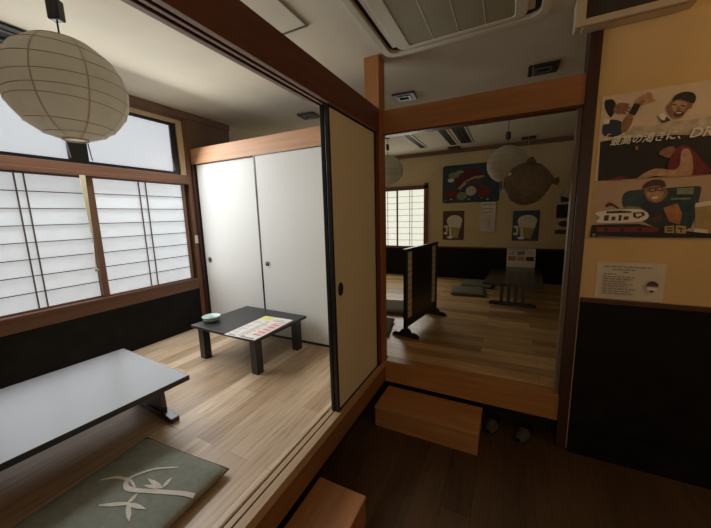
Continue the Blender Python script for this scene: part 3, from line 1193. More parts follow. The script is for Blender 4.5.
P.p([(1.335, 1.725), (1.341, 1.733), (1.346, 1.736), (1.351, 1.738), (1.356, 1.737), (1.363, 1.734), (1.367, 1.73), (1.371, 1.724), (1.373, 1.715), (1.375, 1.701), (1.375, 1.692), (1.373, 1.686), (1.369, 1.682), (1.362, 1.68), (1.356, 1.679), (1.351, 1.68), (1.346, 1.682), (1.34, 1.687), (1.336, 1.691), (1.333, 1.696), (1.331, 1.701), (1.33, 1.709), (1.331, 1.714), (1.332, 1.72)], 'ink_skin_shade')
P.p([(1.368, 1.719), (1.378, 1.718), (1.384, 1.717), (1.389, 1.717), (1.392, 1.718), (1.394, 1.719), (1.395, 1.72), (1.395, 1.722), (1.394, 1.724), (1.391, 1.726), (1.389, 1.728), (1.384, 1.73), (1.378, 1.732), (1.367, 1.735), (1.361, 1.736), (1.356, 1.737), (1.354, 1.736), (1.352, 1.734), (1.351, 1.732), (1.351, 1.73), (1.352, 1.728), (1.354, 1.725), (1.357, 1.723), (1.362, 1.721)], 'ink_skin_shade')
P.p([(1.374, 1.705), (1.384, 1.702), (1.39, 1.702), (1.395, 1.701), (1.398, 1.702), (1.4, 1.703), (1.401, 1.704), (1.401, 1.706), (1.4, 1.708), (1.398, 1.71), (1.395, 1.712), (1.39, 1.715), (1.384, 1.717), (1.374, 1.72), (1.368, 1.722), (1.363, 1.722), (1.36, 1.722), (1.358, 1.72), (1.357, 1.718), (1.357, 1.716), (1.358, 1.714), (1.36, 1.711), (1.363, 1.708), (1.368, 1.706)], 'ink_skin_shade')
P.p([(1.373, 1.691), (1.382, 1.688), (1.387, 1.687), (1.392, 1.686), (1.394, 1.687), (1.397, 1.688), (1.398, 1.689), (1.398, 1.691), (1.397, 1.692), (1.395, 1.695), (1.392, 1.697), (1.388, 1.7), (1.383, 1.702), (1.374, 1.706), (1.369, 1.708), (1.364, 1.709), (1.361, 1.708), (1.359, 1.707), (1.358, 1.705), (1.358, 1.703), (1.359, 1.701), (1.361, 1.697), (1.363, 1.695), (1.368, 1.693)], 'ink_skin_shade')
P.p([(1.366, 1.679), (1.374, 1.676), (1.379, 1.675), (1.382, 1.675), (1.385, 1.675), (1.387, 1.676), (1.388, 1.677), (1.388, 1.678), (1.387, 1.679), (1.386, 1.682), (1.383, 1.684), (1.38, 1.687), (1.375, 1.689), (1.368, 1.693), (1.363, 1.695), (1.359, 1.696), (1.356, 1.696), (1.354, 1.694), (1.353, 1.693), (1.353, 1.691), (1.353, 1.689), (1.355, 1.685), (1.358, 1.683), (1.362, 1.681)], 'ink_skin_shade')
P.p([(1.3, 1.648), (1.311, 1.654), (1.319, 1.657), (1.329, 1.657), (1.34, 1.655), (1.355, 1.649), (1.364, 1.644), (1.372, 1.634), (1.377, 1.623), (1.382, 1.604), (1.382, 1.593), (1.379, 1.583), (1.373, 1.577), (1.361, 1.57), (1.351, 1.567), (1.339, 1.566), (1.328, 1.568), (1.31, 1.573), (1.3, 1.579), (1.292, 1.589), (1.289, 1.601), (1.289, 1.62), (1.29, 1.632), (1.294, 1.642)], 'ink_navy')
P.p([(1.291, 1.666), (1.319, 1.657), (1.316, 1.637), (1.293, 1.638)], 'ink_white')
P.p([(1.369, 1.611), (1.371, 1.629), (1.373, 1.64), (1.377, 1.651), (1.381, 1.659), (1.388, 1.669), (1.393, 1.673), (1.399, 1.675), (1.404, 1.673), (1.411, 1.667), (1.414, 1.661), (1.416, 1.654), (1.416, 1.645), (1.413, 1.632), (1.411, 1.623), (1.408, 1.613), (1.404, 1.604), (1.398, 1.592), (1.394, 1.586), (1.388, 1.583), (1.383, 1.583), (1.376, 1.587), (1.372, 1.592), (1.369, 1.601)], 'ink_skin_shade')
P.p([(1.415, 1.732), (1.42, 1.741), (1.424, 1.746), (1.429, 1.751), (1.434, 1.753), (1.442, 1.755), (1.447, 1.755), (1.452, 1.754), (1.456, 1.75), (1.461, 1.744), (1.464, 1.739), (1.466, 1.733), (1.466, 1.728), (1.464, 1.721), (1.462, 1.717), (1.458, 1.713), (1.454, 1.71), (1.446, 1.708), (1.44, 1.707), (1.434, 1.708), (1.428, 1.711), (1.42, 1.716), (1.416, 1.721), (1.414, 1.726)], 'ink_skin')
P.p([(1.455, 1.744), (1.464, 1.75), (1.468, 1.753), (1.472, 1.757), (1.473, 1.76), (1.474, 1.763), (1.474, 1.765), (1.473, 1.767), (1.472, 1.768), (1.468, 1.769), (1.465, 1.769), (1.461, 1.767), (1.455, 1.765), (1.446, 1.761), (1.441, 1.758), (1.437, 1.754), (1.435, 1.751), (1.435, 1.747), (1.435, 1.744), (1.437, 1.742), (1.439, 1.74), (1.442, 1.739), (1.446, 1.739), (1.45, 1.74)], 'ink_skin')
P.p([(1.464, 1.738), (1.472, 1.743), (1.477, 1.746), (1.481, 1.749), (1.482, 1.751), (1.484, 1.754), (1.484, 1.756), (1.483, 1.758), (1.481, 1.759), (1.478, 1.76), (1.475, 1.761), (1.47, 1.76), (1.465, 1.759), (1.456, 1.756), (1.451, 1.754), (1.447, 1.751), (1.445, 1.748), (1.444, 1.744), (1.444, 1.742), (1.445, 1.739), (1.447, 1.737), (1.451, 1.735), (1.454, 1.735), (1.459, 1.736)], 'ink_skin')
P.p([(1.469, 1.728), (1.477, 1.731), (1.481, 1.733), (1.485, 1.735), (1.486, 1.737), (1.488, 1.739), (1.488, 1.741), (1.487, 1.742), (1.486, 1.744), (1.483, 1.745), (1.481, 1.746), (1.476, 1.746), (1.472, 1.746), (1.463, 1.745), (1.458, 1.744), (1.455, 1.742), (1.453, 1.74), (1.452, 1.736), (1.451, 1.734), (1.452, 1.732), (1.454, 1.73), (1.457, 1.728), (1.46, 1.727), (1.464, 1.727)], 'ink_skin')
P.p([(1.469, 1.713), (1.481, 1.715), (1.488, 1.717), (1.494, 1.719), (1.496, 1.721), (1.498, 1.723), (1.498, 1.724), (1.498, 1.726), (1.497, 1.727), (1.494, 1.729), (1.491, 1.73), (1.485, 1.731), (1.477, 1.731), (1.464, 1.731), (1.457, 1.73), (1.451, 1.729), (1.448, 1.727), (1.446, 1.723), (1.446, 1.721), (1.447, 1.719), (1.448, 1.716), (1.452, 1.713), (1.455, 1.712), (1.462, 1.712)], 'ink_skin')
P.p([(1.433, 1.728), (1.438, 1.733), (1.442, 1.735), (1.446, 1.736), (1.449, 1.735), (1.453, 1.732), (1.455, 1.73), (1.456, 1.727), (1.456, 1.725), (1.455, 1.721), (1.453, 1.718), (1.45, 1.716), (1.448, 1.715), (1.443, 1.712), (1.439, 1.712), (1.436, 1.711), (1.434, 1.711), (1.432, 1.712), (1.43, 1.713), (1.429, 1.715), (1.428, 1.717), (1.428, 1.72), (1.428, 1.722), (1.43, 1.725)], 'ink_skin_shade')
P.p([(1.395, 1.678), (1.415, 1.726), (1.441, 1.711), (1.422, 1.662)], 'ink_black')
P.p([(1.546, 1.694), (1.553, 1.703), (1.558, 1.708), (1.564, 1.712), (1.57, 1.714), (1.58, 1.715), (1.587, 1.714), (1.595, 1.712), (1.602, 1.708), (1.612, 1.702), (1.619, 1.697), (1.624, 1.692), (1.628, 1.688), (1.632, 1.682), (1.633, 1.678), (1.633, 1.673), (1.631, 1.667), (1.626, 1.659), (1.623, 1.653), (1.619, 1.646), (1.616, 1.64), (1.61, 1.63), (1.606, 1.625), (1.6, 1.621), (1.594, 1.62), (1.586, 1.62), (1.58, 1.621), (1.573, 1.626), (1.567, 1.631), (1.56, 1.642), (1.555, 1.649), (1.55, 1.657), (1.547, 1.663), (1.544, 1.673), (1.543, 1.68), (1.544, 1.687)], 'ink_skin_shade')
P.p([(1.571, 1.703), (1.581, 1.706), (1.588, 1.706), (1.595, 1.705), (1.601, 1.702), (1.611, 1.697), (1.616, 1.692), (1.619, 1.687), (1.619, 1.681), (1.618, 1.673), (1.616, 1.668), (1.613, 1.663), (1.609, 1.658), (1.602, 1.652), (1.597, 1.65), (1.591, 1.649), (1.585, 1.65), (1.577, 1.655), (1.573, 1.659), (1.568, 1.666), (1.566, 1.673), (1.563, 1.686), (1.563, 1.694), (1.566, 1.7)], 'ink_skin')
P.p([(1.578, 1.654), (1.585, 1.658), (1.59, 1.659), (1.595, 1.659), (1.599, 1.656), (1.606, 1.651), (1.609, 1.647), (1.61, 1.643), (1.609, 1.64), (1.605, 1.635), (1.603, 1.633), (1.599, 1.631), (1.596, 1.629), (1.592, 1.628), (1.588, 1.628), (1.585, 1.629), (1.582, 1.631), (1.578, 1.633), (1.576, 1.636), (1.574, 1.638), (1.573, 1.641), (1.572, 1.645), (1.572, 1.648), (1.574, 1.651)], 'ink_brown')
P.p([(1.581, 1.652), (1.601, 1.65), (1.6, 1.645), (1.583, 1.646)], 'ink_white')
P.p([(1.585, 1.682), (1.588, 1.682), (1.589, 1.681), (1.591, 1.678), (1.593, 1.674), (1.595, 1.667), (1.596, 1.663), (1.595, 1.66), (1.594, 1.658), (1.592, 1.657), (1.59, 1.657), (1.588, 1.657), (1.586, 1.657), (1.582, 1.659), (1.581, 1.66), (1.58, 1.662), (1.58, 1.663), (1.58, 1.665), (1.581, 1.667), (1.581, 1.67), (1.581, 1.673), (1.582, 1.677), (1.582, 1.679), (1.584, 1.681)], 'ink_skin_shade')
P.p([(1.564, 1.694), (1.58, 1.689), (1.58, 1.684), (1.565, 1.688)], 'ink_black')
P.p([(1.594, 1.685), (1.613, 1.678), (1.613, 1.673), (1.595, 1.68)], 'ink_black')
P.p([(1.628, 1.689), (1.632, 1.69), (1.634, 1.689), (1.636, 1.686), (1.638, 1.683), (1.639, 1.676), (1.639, 1.672), (1.638, 1.668), (1.637, 1.665), (1.635, 1.661), (1.633, 1.66), (1.631, 1.659), (1.629, 1.66), (1.627, 1.662), (1.625, 1.664), (1.624, 1.666), (1.623, 1.668), (1.622, 1.673), (1.622, 1.675), (1.622, 1.678), (1.622, 1.681), (1.623, 1.685), (1.624, 1.687), (1.626, 1.688)], 'ink_skin_shade')
P.p([(1.562, 1.717), (1.566, 1.726), (1.57, 1.732), (1.576, 1.737), (1.583, 1.74), (1.593, 1.743), (1.6, 1.744), (1.608, 1.744), (1.616, 1.742), (1.625, 1.739), (1.631, 1.736), (1.637, 1.731), (1.641, 1.726), (1.645, 1.718), (1.647, 1.712), (1.647, 1.705), (1.647, 1.698), (1.645, 1.689), (1.643, 1.685), (1.639, 1.683), (1.636, 1.684), (1.63, 1.689), (1.625, 1.692), (1.618, 1.697), (1.611, 1.701), (1.6, 1.708), (1.592, 1.711), (1.584, 1.712), (1.577, 1.712), (1.567, 1.709), (1.563, 1.709), (1.561, 1.712)], 'ink_black')
P.p([(1.515, 1.642), (1.541, 1.644), (1.566, 1.616), (1.534, 1.608)], 'ink_brown')
P.p([(1.515, 1.651), (1.533, 1.658), (1.547, 1.64), (1.54, 1.618), (1.523, 1.63)], 'ink_white')
P.p([(1.563, 1.492), (1.571, 1.502), (1.578, 1.506), (1.586, 1.509), (1.595, 1.508), (1.609, 1.505), (1.616, 1.502), (1.623, 1.497), (1.627, 1.49), (1.63, 1.48), (1.631, 1.473), (1.629, 1.467), (1.625, 1.463), (1.616, 1.458), (1.611, 1.457), (1.604, 1.459), (1.599, 1.463), (1.591, 1.473), (1.586, 1.478), (1.579, 1.482), (1.573, 1.483), (1.564, 1.483), (1.56, 1.484), (1.56, 1.487)], 'ink_black')
P.p([(1.54, 1.469), (1.548, 1.477), (1.554, 1.482), (1.561, 1.486), (1.568, 1.488), (1.578, 1.489), (1.584, 1.488), (1.59, 1.485), (1.593, 1.481), (1.597, 1.472), (1.598, 1.466), (1.597, 1.459), (1.594, 1.452), (1.588, 1.441), (1.583, 1.436), (1.577, 1.433), (1.571, 1.434), (1.561, 1.438), (1.555, 1.441), (1.549, 1.445), (1.544, 1.448), (1.537, 1.454), (1.535, 1.458), (1.536, 1.463)], 'ink_skin_shade')
P.p([(1.575, 1.402), (1.58, 1.426), (1.583, 1.44), (1.588, 1.454), (1.594, 1.465), (1.602, 1.478), (1.608, 1.484), (1.617, 1.487), (1.625, 1.487), (1.639, 1.484), (1.649, 1.478), (1.661, 1.465), (1.673, 1.45), (1.691, 1.422), (1.703, 1.405), (1.714, 1.389), (1.724, 1.377), (1.736, 1.363), (1.739, 1.354), (1.735, 1.346), (1.725, 1.34), (1.702, 1.333), (1.687, 1.331), (1.673, 1.33), (1.662, 1.332), (1.648, 1.337), (1.637, 1.342), (1.624, 1.348), (1.612, 1.355), (1.592, 1.365), (1.582, 1.375), (1.576, 1.388)], 'ink_red')
P.p([(1.628, 1.471), (1.636, 1.472), (1.642, 1.471), (1.648, 1.466), (1.653, 1.458), (1.659, 1.444), (1.663, 1.432), (1.667, 1.416), (1.669, 1.4), (1.673, 1.373), (1.673, 1.358), (1.672, 1.345), (1.668, 1.338), (1.661, 1.332), (1.653, 1.33), (1.641, 1.329), (1.626, 1.33), (1.602, 1.333), (1.587, 1.336), (1.57, 1.339), (1.558, 1.341), (1.541, 1.345), (1.53, 1.346), (1.518, 1.344), (1.509, 1.341), (1.497, 1.333), (1.488, 1.328), (1.479, 1.325), (1.47, 1.325), (1.459, 1.325), (1.455, 1.328), (1.455, 1.334), (1.461, 1.341), (1.475, 1.355), (1.485, 1.363), (1.496, 1.37), (1.505, 1.375), (1.519, 1.381), (1.531, 1.383), (1.547, 1.382), (1.565, 1.378), (1.593, 1.371), (1.608, 1.372), (1.618, 1.383), (1.622, 1.4), (1.62, 1.434), (1.62, 1.452), (1.623, 1.466)], 'ink_skin')
P.p([(1.341, 1.337), (1.381, 1.358), (1.426, 1.345), (1.383, 1.326)], 'ink_red')
P.p([(1.437, 1.505), (1.448, 1.509), (1.449, 1.485), (1.437, 1.489)], 'ink_skin_shade')
P.text('最高の渇きに、', 1.326, 1.525, 0.0519, 'ink_white', 0.000, .3, .86)
P.text('DR', 1.638, 1.523, 0.0630, 'ink_white', 0.000, .3)
P.text('「', 1.276, 1.547, 0.0423, 'ink_white', 0.000, .3)
P.done('poster', 'upper poster of cheering people in caps above a dark picture of a person in red', 'poster', 'posters on the amber wall')

P = Poster(1.277, 1.80, 1.022, 1.334, -.001, 'ink_pinkbeige')
P.p([(1.437, 1.277), (1.464, 1.278), (1.489, 1.279), (1.527, 1.28), (1.568, 1.281), (1.634, 1.283), (1.67, 1.284), (1.696, 1.284), (1.708, 1.282), (1.713, 1.279), (1.715, 1.274), (1.716, 1.264), (1.716, 1.252), (1.714, 1.23), (1.713, 1.211), (1.711, 1.185), (1.71, 1.157), (1.707, 1.112), (1.701, 1.087), (1.688, 1.067), (1.67, 1.056), (1.637, 1.051), (1.61, 1.053), (1.574, 1.067), (1.537, 1.088), (1.477, 1.129), (1.443, 1.157), (1.418, 1.186), (1.408, 1.21), (1.407, 1.242), (1.411, 1.259), (1.422, 1.272)], 'ink_teal')
P.p([(1.601, 1.256), (1.693, 1.26), (1.7, 1.072), (1.647, 1.072)], 'ink_deepteal')
P.p([(1.625, 1.277), (1.688, 1.278), (1.69, 1.244), (1.627, 1.246)], 'ink_sage')
P.p([(1.607, 1.229), (1.681, 1.227), (1.682, 1.218), (1.608, 1.22)], 'ink_sage')
P.p([(1.336, 1.196), (1.338, 1.204), (1.34, 1.208), (1.342, 1.212), (1.345, 1.214), (1.35, 1.217), (1.353, 1.217), (1.358, 1.217), (1.362, 1.215), (1.369, 1.21), (1.373, 1.207), (1.379, 1.203), (1.384, 1.199), (1.392, 1.192), (1.396, 1.188), (1.399, 1.185), (1.4, 1.182), (1.399, 1.179), (1.396, 1.179), (1.392, 1.18), (1.386, 1.184), (1.376, 1.191), (1.369, 1.195), (1.363, 1.197), (1.358, 1.197), (1.352, 1.195), (1.348, 1.193), (1.344, 1.192), (1.342, 1.191), (1.338, 1.189), (1.336, 1.19), (1.336, 1.192)], 'ink_brown')
P.p([(1.497, 1.208), (1.505, 1.215), (1.51, 1.218), (1.517, 1.218), (1.523, 1.216), (1.533, 1.21), (1.54, 1.208), (1.548, 1.207), (1.556, 1.208), (1.568, 1.212), (1.576, 1.213), (1.586, 1.213), (1.595, 1.211), (1.609, 1.206), (1.618, 1.201), (1.627, 1.192), (1.634, 1.182), (1.645, 1.164), (1.65, 1.152), (1.653, 1.139), (1.653, 1.128), (1.651, 1.112), (1.646, 1.102), (1.637, 1.093), (1.626, 1.086), (1.607, 1.077), (1.592, 1.075), (1.575, 1.078), (1.558, 1.086), (1.534, 1.102), (1.52, 1.115), (1.508, 1.132), (1.501, 1.148), (1.495, 1.174), (1.493, 1.189), (1.494, 1.201)], 'ink_navy')
P.p([(1.496, 1.274), (1.497, 1.282), (1.502, 1.286), (1.512, 1.289), (1.526, 1.29), (1.55, 1.291), (1.564, 1.29), (1.575, 1.286), (1.582, 1.28), (1.587, 1.269), (1.589, 1.262), (1.59, 1.254), (1.59, 1.249), (1.588, 1.242), (1.586, 1.237), (1.583, 1.232), (1.58, 1.227), (1.576, 1.22), (1.572, 1.215), (1.566, 1.212), (1.561, 1.209), (1.551, 1.207), (1.545, 1.206), (1.538, 1.208), (1.532, 1.211), (1.522, 1.217), (1.517, 1.222), (1.511, 1.23), (1.506, 1.239), (1.5, 1.252), (1.497, 1.26), (1.496, 1.268)], 'ink_skin_shade')
P.p([(1.528, 1.269), (1.549, 1.269), (1.561, 1.268), (1.569, 1.265), (1.574, 1.262), (1.575, 1.255), (1.576, 1.251), (1.574, 1.245), (1.572, 1.239), (1.568, 1.231), (1.564, 1.226), (1.559, 1.221), (1.554, 1.219), (1.547, 1.216), (1.541, 1.216), (1.535, 1.217), (1.53, 1.221), (1.522, 1.228), (1.517, 1.233), (1.513, 1.24), (1.51, 1.247), (1.507, 1.257), (1.509, 1.263), (1.517, 1.267)], 'ink_skin')
P.p([(1.514, 1.283), (1.542, 1.287), (1.544, 1.267), (1.517, 1.264)], 'ink_black')
P.p([(1.519, 1.279), (1.538, 1.282), (1.539, 1.27), (1.52, 1.269)], 'ink_skin')
P.p([(1.545, 1.288), (1.566, 1.289), (1.569, 1.271), (1.548, 1.267)], 'ink_black')
P.p([(1.549, 1.284), (1.563, 1.285), (1.565, 1.274), (1.551, 1.272)], 'ink_skin')
P.p([(1.529, 1.237), (1.554, 1.24), (1.553, 1.231), (1.533, 1.228)], 'ink_white')
P.p([(1.487, 1.289), (1.49, 1.3), (1.493, 1.308), (1.499, 1.314), (1.505, 1.319), (1.516, 1.324), (1.523, 1.327), (1.532, 1.328), (1.541, 1.328), (1.553, 1.327), (1.56, 1.324), (1.567, 1.32), (1.571, 1.315), (1.576, 1.305), (1.579, 1.3), (1.58, 1.295), (1.58, 1.292), (1.579, 1.288), (1.577, 1.287), (1.572, 1.287), (1.566, 1.289), (1.554, 1.293), (1.546, 1.295), (1.536, 1.295), (1.528, 1.294), (1.516, 1.291), (1.509, 1.289), (1.502, 1.286), (1.496, 1.284), (1.491, 1.28), (1.488, 1.28), (1.487, 1.283)], 'ink_brown')
P.p([(1.581, 1.179), (1.633, 1.202), (1.658, 1.145), (1.653, 1.09), (1.609, 1.108)], 'ink_orange')
P.p([(1.525, 1.125), (1.577, 1.143), (1.587, 1.114), (1.539, 1.101)], 'ink_brown')
P.p([(1.7, 1.184), (1.751, 1.197), (1.789, 1.196), (1.806, 1.045), (1.762, 1.046), (1.715, 1.07)], 'ink_amber')
P.p([(1.701, 1.198), (1.787, 1.216), (1.79, 1.19), (1.701, 1.178)], 'ink_foam')
P.p([(1.708, 1.072), (1.76, 1.063), (1.763, 1.04), (1.711, 1.049)], 'ink_foam')
P.p([(1.398, 1.176), (1.434, 1.194), (1.479, 1.188), (1.503, 1.173), (1.482, 1.159)], 'ink_sage')
P.p([(1.304, 1.165), (1.323, 1.169), (1.34, 1.172), (1.364, 1.175), (1.391, 1.176), (1.434, 1.177), (1.459, 1.177), (1.48, 1.175), (1.492, 1.173), (1.503, 1.168), (1.509, 1.164), (1.515, 1.16), (1.52, 1.155), (1.524, 1.148), (1.526, 1.143), (1.527, 1.138), (1.526, 1.132), (1.522, 1.124), (1.518, 1.119), (1.51, 1.115), (1.501, 1.111), (1.484, 1.108), (1.467, 1.106), (1.442, 1.104), (1.414, 1.103), (1.366, 1.102), (1.339, 1.103), (1.318, 1.104), (1.307, 1.105), (1.302, 1.108), (1.3, 1.111), (1.301, 1.115), (1.305, 1.119), (1.313, 1.126), (1.316, 1.131), (1.314, 1.137), (1.309, 1.142), (1.297, 1.15), (1.293, 1.156), (1.296, 1.161)], 'ink_white')
P.p([(1.344, 1.168), (1.406, 1.171), (1.452, 1.165), (1.454, 1.156), (1.343, 1.156)], 'ink_brown')
P.p([(1.336, 1.145), (1.357, 1.147), (1.356, 1.115), (1.335, 1.115)], 'ink_brown')
P.p([(1.37, 1.138), (1.387, 1.138), (1.386, 1.117), (1.368, 1.117)], 'ink_brown')
P.p([(1.4, 1.146), (1.413, 1.145), (1.412, 1.114), (1.4, 1.114)], 'ink_brown')
P.p([(1.422, 1.137), (1.444, 1.138), (1.443, 1.12), (1.422, 1.118)], 'ink_brown')
P.p([(1.458, 1.158), (1.504, 1.16), (1.511, 1.143), (1.485, 1.125), (1.464, 1.131)], 'ink_brown')
P.p([(1.47, 1.15), (1.494, 1.153), (1.497, 1.142), (1.477, 1.134)], 'ink_white')
P.p([(1.276, 1.012), (1.283, 1.092), (1.365, 1.095), (1.488, 1.096), (1.584, 1.072), (1.702, 1.054), (1.807, 1.04), (1.811, 1.007)], 'ink_black')
P.p([(1.304, 1.078), (1.559, 1.08), (1.578, 1.068), (1.565, 1.052), (1.313, 1.053)], 'ink_crimson')
P.p([(1.343, 1.073), (1.359, 1.073), (1.357, 1.057), (1.341, 1.057)], 'ink_black')
P.p([(1.414, 1.073), (1.43, 1.073), (1.427, 1.055), (1.413, 1.055)], 'ink_black')
P.p([(1.49, 1.075), (1.503, 1.075), (1.502, 1.057), (1.488, 1.057)], 'ink_black')
P.p([(1.594, 1.083), (1.631, 1.087), (1.636, 1.046), (1.598, 1.048)], 'ink_amber')
P.p([(1.604, 1.074), (1.626, 1.076), (1.626, 1.07), (1.604, 1.068)], 'ink_black')
P.p([(1.605, 1.061), (1.627, 1.063), (1.628, 1.057), (1.606, 1.055)], 'ink_black')
P.p([(1.637, 1.087), (1.677, 1.083), (1.681, 1.044), (1.641, 1.046)], 'ink_amber')
P.p([(1.646, 1.074), (1.67, 1.072), (1.671, 1.067), (1.647, 1.068)], 'ink_black')
P.p([(1.657, 1.068), (1.661, 1.068), (1.663, 1.05), (1.658, 1.05)], 'ink_black')
P.p([(1.287, 1.04), (1.299, 1.043), (1.305, 1.031), (1.292, 1.025)], 'ink_grey')
P.p([(1.314, 1.031), (1.472, 1.024), (1.472, 1.021), (1.315, 1.027)], 'ink_grey')
P.done('poster', 'lower poster of a person in a brown cap and glasses beside a beer glass', 'poster', 'posters on the amber wall')

P = Poster(1.327, 1.628, .668, .880, -.001, 'notice_paper')
for k, (xa, xb, z) in enumerate(((1.36, 1.575, .855), (1.40, 1.50, .839), (1.45, 1.47, .824), (1.36, 1.42, .812), (1.36, 1.50, .797), (1.36, 1.49, .784), (1.36, 1.46, .770), (1.36, 1.50, .756), (1.36, 1.47, .743), (1.36, 1.51, .728), (1.36, 1.49, .714), (1.36, 1.50, .700))):
    x = xa
    random.seed(k)
    while x < xb:
        w_ = random.uniform(.012, .03)
        P.bar(x, min(x + w_, xb), z - .0028, z + .0028, 'ink_grey')
        x += w_ + .005
P.ell(1.575, .757, .026, .026, 'ink_brown', 0, 180)
P.bar(1.549, 1.601, .750, .757, 'ink_sage')
P.ell(1.575, .750, .022, .022, 'ink_white', 180, 360)
P.ell(1.575, .727, .009, .006, 'ink_brown')
P.done('notice', 'white printed notice with a small round emblem taped above the dark wainscot', 'notice')

# ------------------------------------------------------------------ posters on the far wall
Y2 = YB - .002
gb = 'posters on the far wall'
P = Poster(-.243, .69, 1.355, 2.005, Y2, 'ink_deepteal', .05)
x0, z0 = -.243, 1.355
P.ell(.22, 1.70, .24, .25, 'ink_maroon', 20, 200)
P.p([(.02, 1.60), (.05, 1.58), (.17, 1.68), (.32, 1.745), (.45, 1.77), (.44, 1.80), (.28, 1.79), (.13, 1.72)], 'ink_skin')
P.p([(.14, 1.70), (.30, 1.76), (.45, 1.72), (.40, 1.64), (.25, 1.62)], 'ink_brown')
P.ell(.45, 1.53, .105, .105, 'ink_red')
P.ell(-.10, 1.50, .11, .10, 'ink_maroon')
P.ell(-.10, 1.52, .05, .045, 'ink_red')
P.ell(.09, 1.47, .085, .07, 'ink_sage')
P.ell(.24, 1.55, .085, .08, 'ink_shirt')
P.ell(-.05, 1.83, .09, .055, 'ink_sage')
P.ell(-.10, 1.75, .055, .035, 'ink_foam')
P.ell(.05, 1.88, .06, .03, 'ink_green')
P.ell(.57, 1.90, .07, .05, 'ink_red')
P.ell(.60, 1.66, .05, .08, 'ink_blue')
for k in range(9):
    P.ell(-.19 + k * .10, 1.405 + .02 * math.sin(k * 2.3), .018, .014, ('ink_sage', 'ink_shirt', 'ink_teal')[k % 3])
P.done('poster', 'large colourful round-cornered poster of teal and dark red shapes', 'poster', gb)

def mug_poster(x0, x1, z0, z1, bg, label):
    P = Poster(x0, x1, z0, z1, Y2, bg)
    w_, h_ = x1 - x0, z1 - z0
    P.p([(x0 + w_ * .32, z0 + h_ * .10), (x0 + w_ * .72, z0 + h_ * .06), (x0 + w_ * .86, z0 + h_ * .52), (x0 + w_ * .24, z0 + h_ * .58)], 'ink_amber')
    P.p([(x0 + w_ * .05, z0 + h_ * .20), (x0 + w_ * .22, z0 + h_ * .18), (x0 + w_ * .24, z0 + h_ * .5), (x0 + w_ * .05, z0 + h_ * .5), (x0 + w_ * .05, z0 + h_ * .43), (x0 + w_ * .16, z0 + h_ * .43), (x0 + w_ * .16, z0 + h_ * .27), (x0 + w_ * .05, z0 + h_ * .27)], 'ink_foam')
    P.ell(x0 + w_ * .55, z0 + h_ * .66, w_ * .36, h_ * .20, 'ink_foam')
    P.p([(x0 + w_ * .20, z0 + h_ * .62), (x0 + w_ * .88, z0 + h_ * .60), (x0 + w_ * .84, z0 + h_ * .42), (x0 + w_ * .27, z0 + h_ * .45)], 'ink_foam')
    P.p([(x0 + w_ * .34, z0 + h_ * .12), (x0 + w_ * .44, z0 + h_ * .11), (x0 + w_ * .40, z0 + h_ * .42), (x0 + w_ * .30, z0 + h_ * .43)], 'ink_foam')
    P.ell(x0 + w_ * .35, z0 + h_ * .09, w_ * .14, h_ * .045, 'ink_white')
    return P.done('poster', label, 'poster', gb)
mug_poster(-.225, .145, .698, 1.216, 'ink_brown', 'beer mug poster on dark brown, left of the clear leaflet holder')
mug_poster(.908, 1.295, .697, 1.190, 'ink_blue', 'poster of a foamy beer mug on dark blue, right of the clear leaflet holder')
P = Poster(1.512, 2.02, .812, 1.515, Y2, 'ink_shirt')
P.bar(1.512, 2.02, .812, .88, 'ink_brown')
P.bar(1.512, 2.02, 1.06, 1.27, 'ink_black')
P.p([(1.55, 1.40), (1.66, 1.36), (1.76, 1.46), (1.78, 1.44), (1.68, 1.31), (1.56, 1.30)], 'ink_navy')
P.ell(1.85, 1.40, .06, .07, 'ink_skin')
P.ell(1.85, 1.46, .07, .03, 'ink_black')
P.ell(1.62, .97, .07, .05, 'ink_brown')
P.ell(1.76, .96, .05, .045, 'ink_foam')
P.ell(1.90, 1.15, .07, .06, 'ink_maroon')
P.done('poster', 'pale and black poster at the right end of the far wall, beside the door post', 'poster', gb)

t = thing('leaflet_holder', 'clear acrylic leaflet holder with painted-in glare on the far wall between two mug posters', 'leaflet holder', (.525, YB - .001, .86))
mb = MB()
mb.box(-.112, .112, -.012, -.008, .0, .49, 'leaflet_glare_white')  # sheet whitened to imitate the glare on the holder
mb.box(-.05, .05, -.0135, -.012, .06, .22, 'ink_orange')
for z in (.29, .35, .42):
    mb.box(-.10, .10, -.0135, -.012, z, z + .018, 'ink_foam')  # pale bars painted in as bright reflections
    mb.box(-.10, .10, -.0135, -.012, z + .022, z + .034, 'ink_grey')
mb.build('leaflet', t)
mb = MB()
mb.box(-.118, .118, -.004, 0, -.006, .495, 'clear_acrylic')
mb.box(-.118, .118, -.030, -.027, -.006, .30, 'clear_acrylic')
mb.box(-.118, -.114, -.027, -.004, -.006, .495, 'ink_foam')
mb.box(.114, .118, -.027, -.004, -.006, .495, 'ink_foam')
mb.box(-.118, .118, -.027, -.004, -.010, -.006, 'clear_acrylic')
mb.build('holder', t)

# menu card standing at the far end of the back room table
t = thing('menu_card', 'printed picture menu card standing at the far end of the back room table', 'menu', (1.048, 3.20, .31))
mb = MB()
mb.box(-.198, .198, -.003, .003, .0, .295, 'white_paper')
mb.box(-.198, .198, -.004, .004, .0, .06, 'ink_foam')
for k in range(3):
    mb.box(-.18 + k * .125, -.07 + k * .125, -.0045, -.003, .10, .17, ('ink_orange', 'ink_skin', 'ink_brown')[k])
    mb.box(-.18 + k * .125, -.07 + k * .125, -.0045, -.003, .19, .255, ('ink_shirt', 'ink_sage', 'ink_pink')[k])
mb.box(-.17, .10, -.0045, -.003, .27, .282, 'ink_grey')
mb.build('card', t)
mb = MB()
mb.prism([(.003, .0), (.07, .0), (.003, .20)], 'x', -.03, .03, 'white_paper')
mb.build('prop', t)

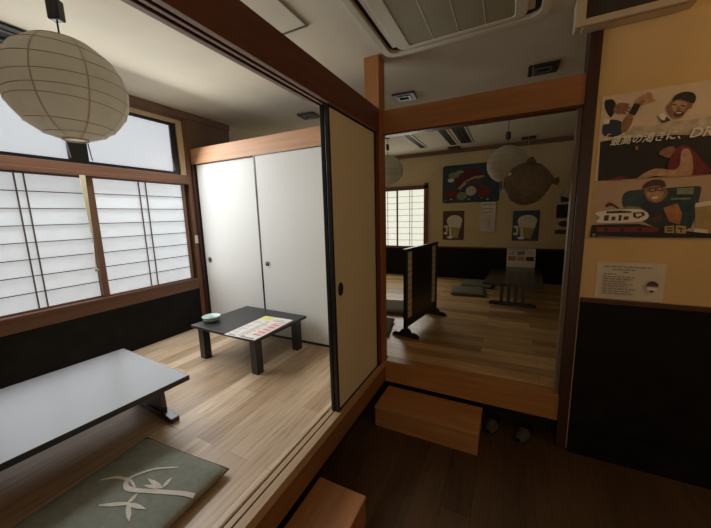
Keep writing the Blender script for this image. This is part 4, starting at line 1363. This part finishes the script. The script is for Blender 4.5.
# ------------------------------------------------------------------ daylight, corridor lamp and added fill
def area(name, loc, rot, sx, sy, power, col):
    l = bpy.data.lights.new(name, 'AREA')
    l.shape = 'RECTANGLE'
    l.size = sx
    l.size_y = sy
    l.energy = power
    l.color = col
    o = bpy.data.objects.new(name, l)
    o.location = loc
    o.rotation_euler = rot
    COL.objects.link(o)
    return o
area('daylight_left_window', (XL + .034, -.915, 1.046), (0, -PI / 2, 0), .97, 1.60, 11.0, (.965, .985, 1.0))
area('daylight_upper_sash', (XL + .17, -.925, 1.886), (0, -PI / 2 + math.radians(38), 0), .44, 1.55, 21.0, (.965, .985, 1.0))
area('daylight_back_window', (-1.10, YB - .04, 1.10), (-PI / 2, 0, 0), 1.02, 1.05, 10.0, (1.0, .97, .86))
def point(name, loc, power, col, r=.06):
    l = bpy.data.lights.new(name, 'POINT')
    l.energy = power
    l.color = col
    l.shadow_soft_size = r
    o = bpy.data.objects.new(name, l)
    o.location = loc
    COL.objects.link(o)
point('warm_corridor_lamp', (2.45, -.75, 2.05), 6.3, (1.0, .62, .28))
area('added_fill_light', (1.15, YN + .05, 1.0), (PI / 2, 0, 0), .9, 1.7, 7.0, (1.0, .80, .56))  # unseen fill behind the camera, added to brighten step, sill and floor
wd = bpy.data.worlds.new('world')
wd.use_nodes = True
wd.node_tree.nodes['Background'].inputs['Color'].default_value = (.5, .6, .7, 1)
wd.node_tree.nodes['Background'].inputs['Strength'].default_value = .05
S.world = wd

# ------------------------------------------------------------------ camera
cam = bpy.data.cameras.new('camera')
cam.sensor_fit = 'HORIZONTAL'
cam.sensor_width = 36
cam.lens = 304.855 * 36 / 711
cam.clip_start = .02
co = bpy.data.objects.new('camera', cam)
COL.objects.link(co)
r = Vector((0.89473128, 0.44589478, -0.02517501))
u = Vector((-0.04784814, 0.15175217, 0.98725976))
f = Vector((-0.44403434, 0.88212761, -0.15711265))
M = Matrix(((r.x, u.x, -f.x, .85582473), (r.y, u.y, -f.y, -2.19421038), (r.z, u.z, -f.z, 1.18017451), (0, 0, 0, 1)))
co.matrix_world = M
S.camera = co
S.view_settings.view_transform = 'Standard'
S.view_settings.look = 'None'
S.view_settings.gamma = 1
S.view_settings.exposure = 0
S.view_settings.use_curve_mapping = False
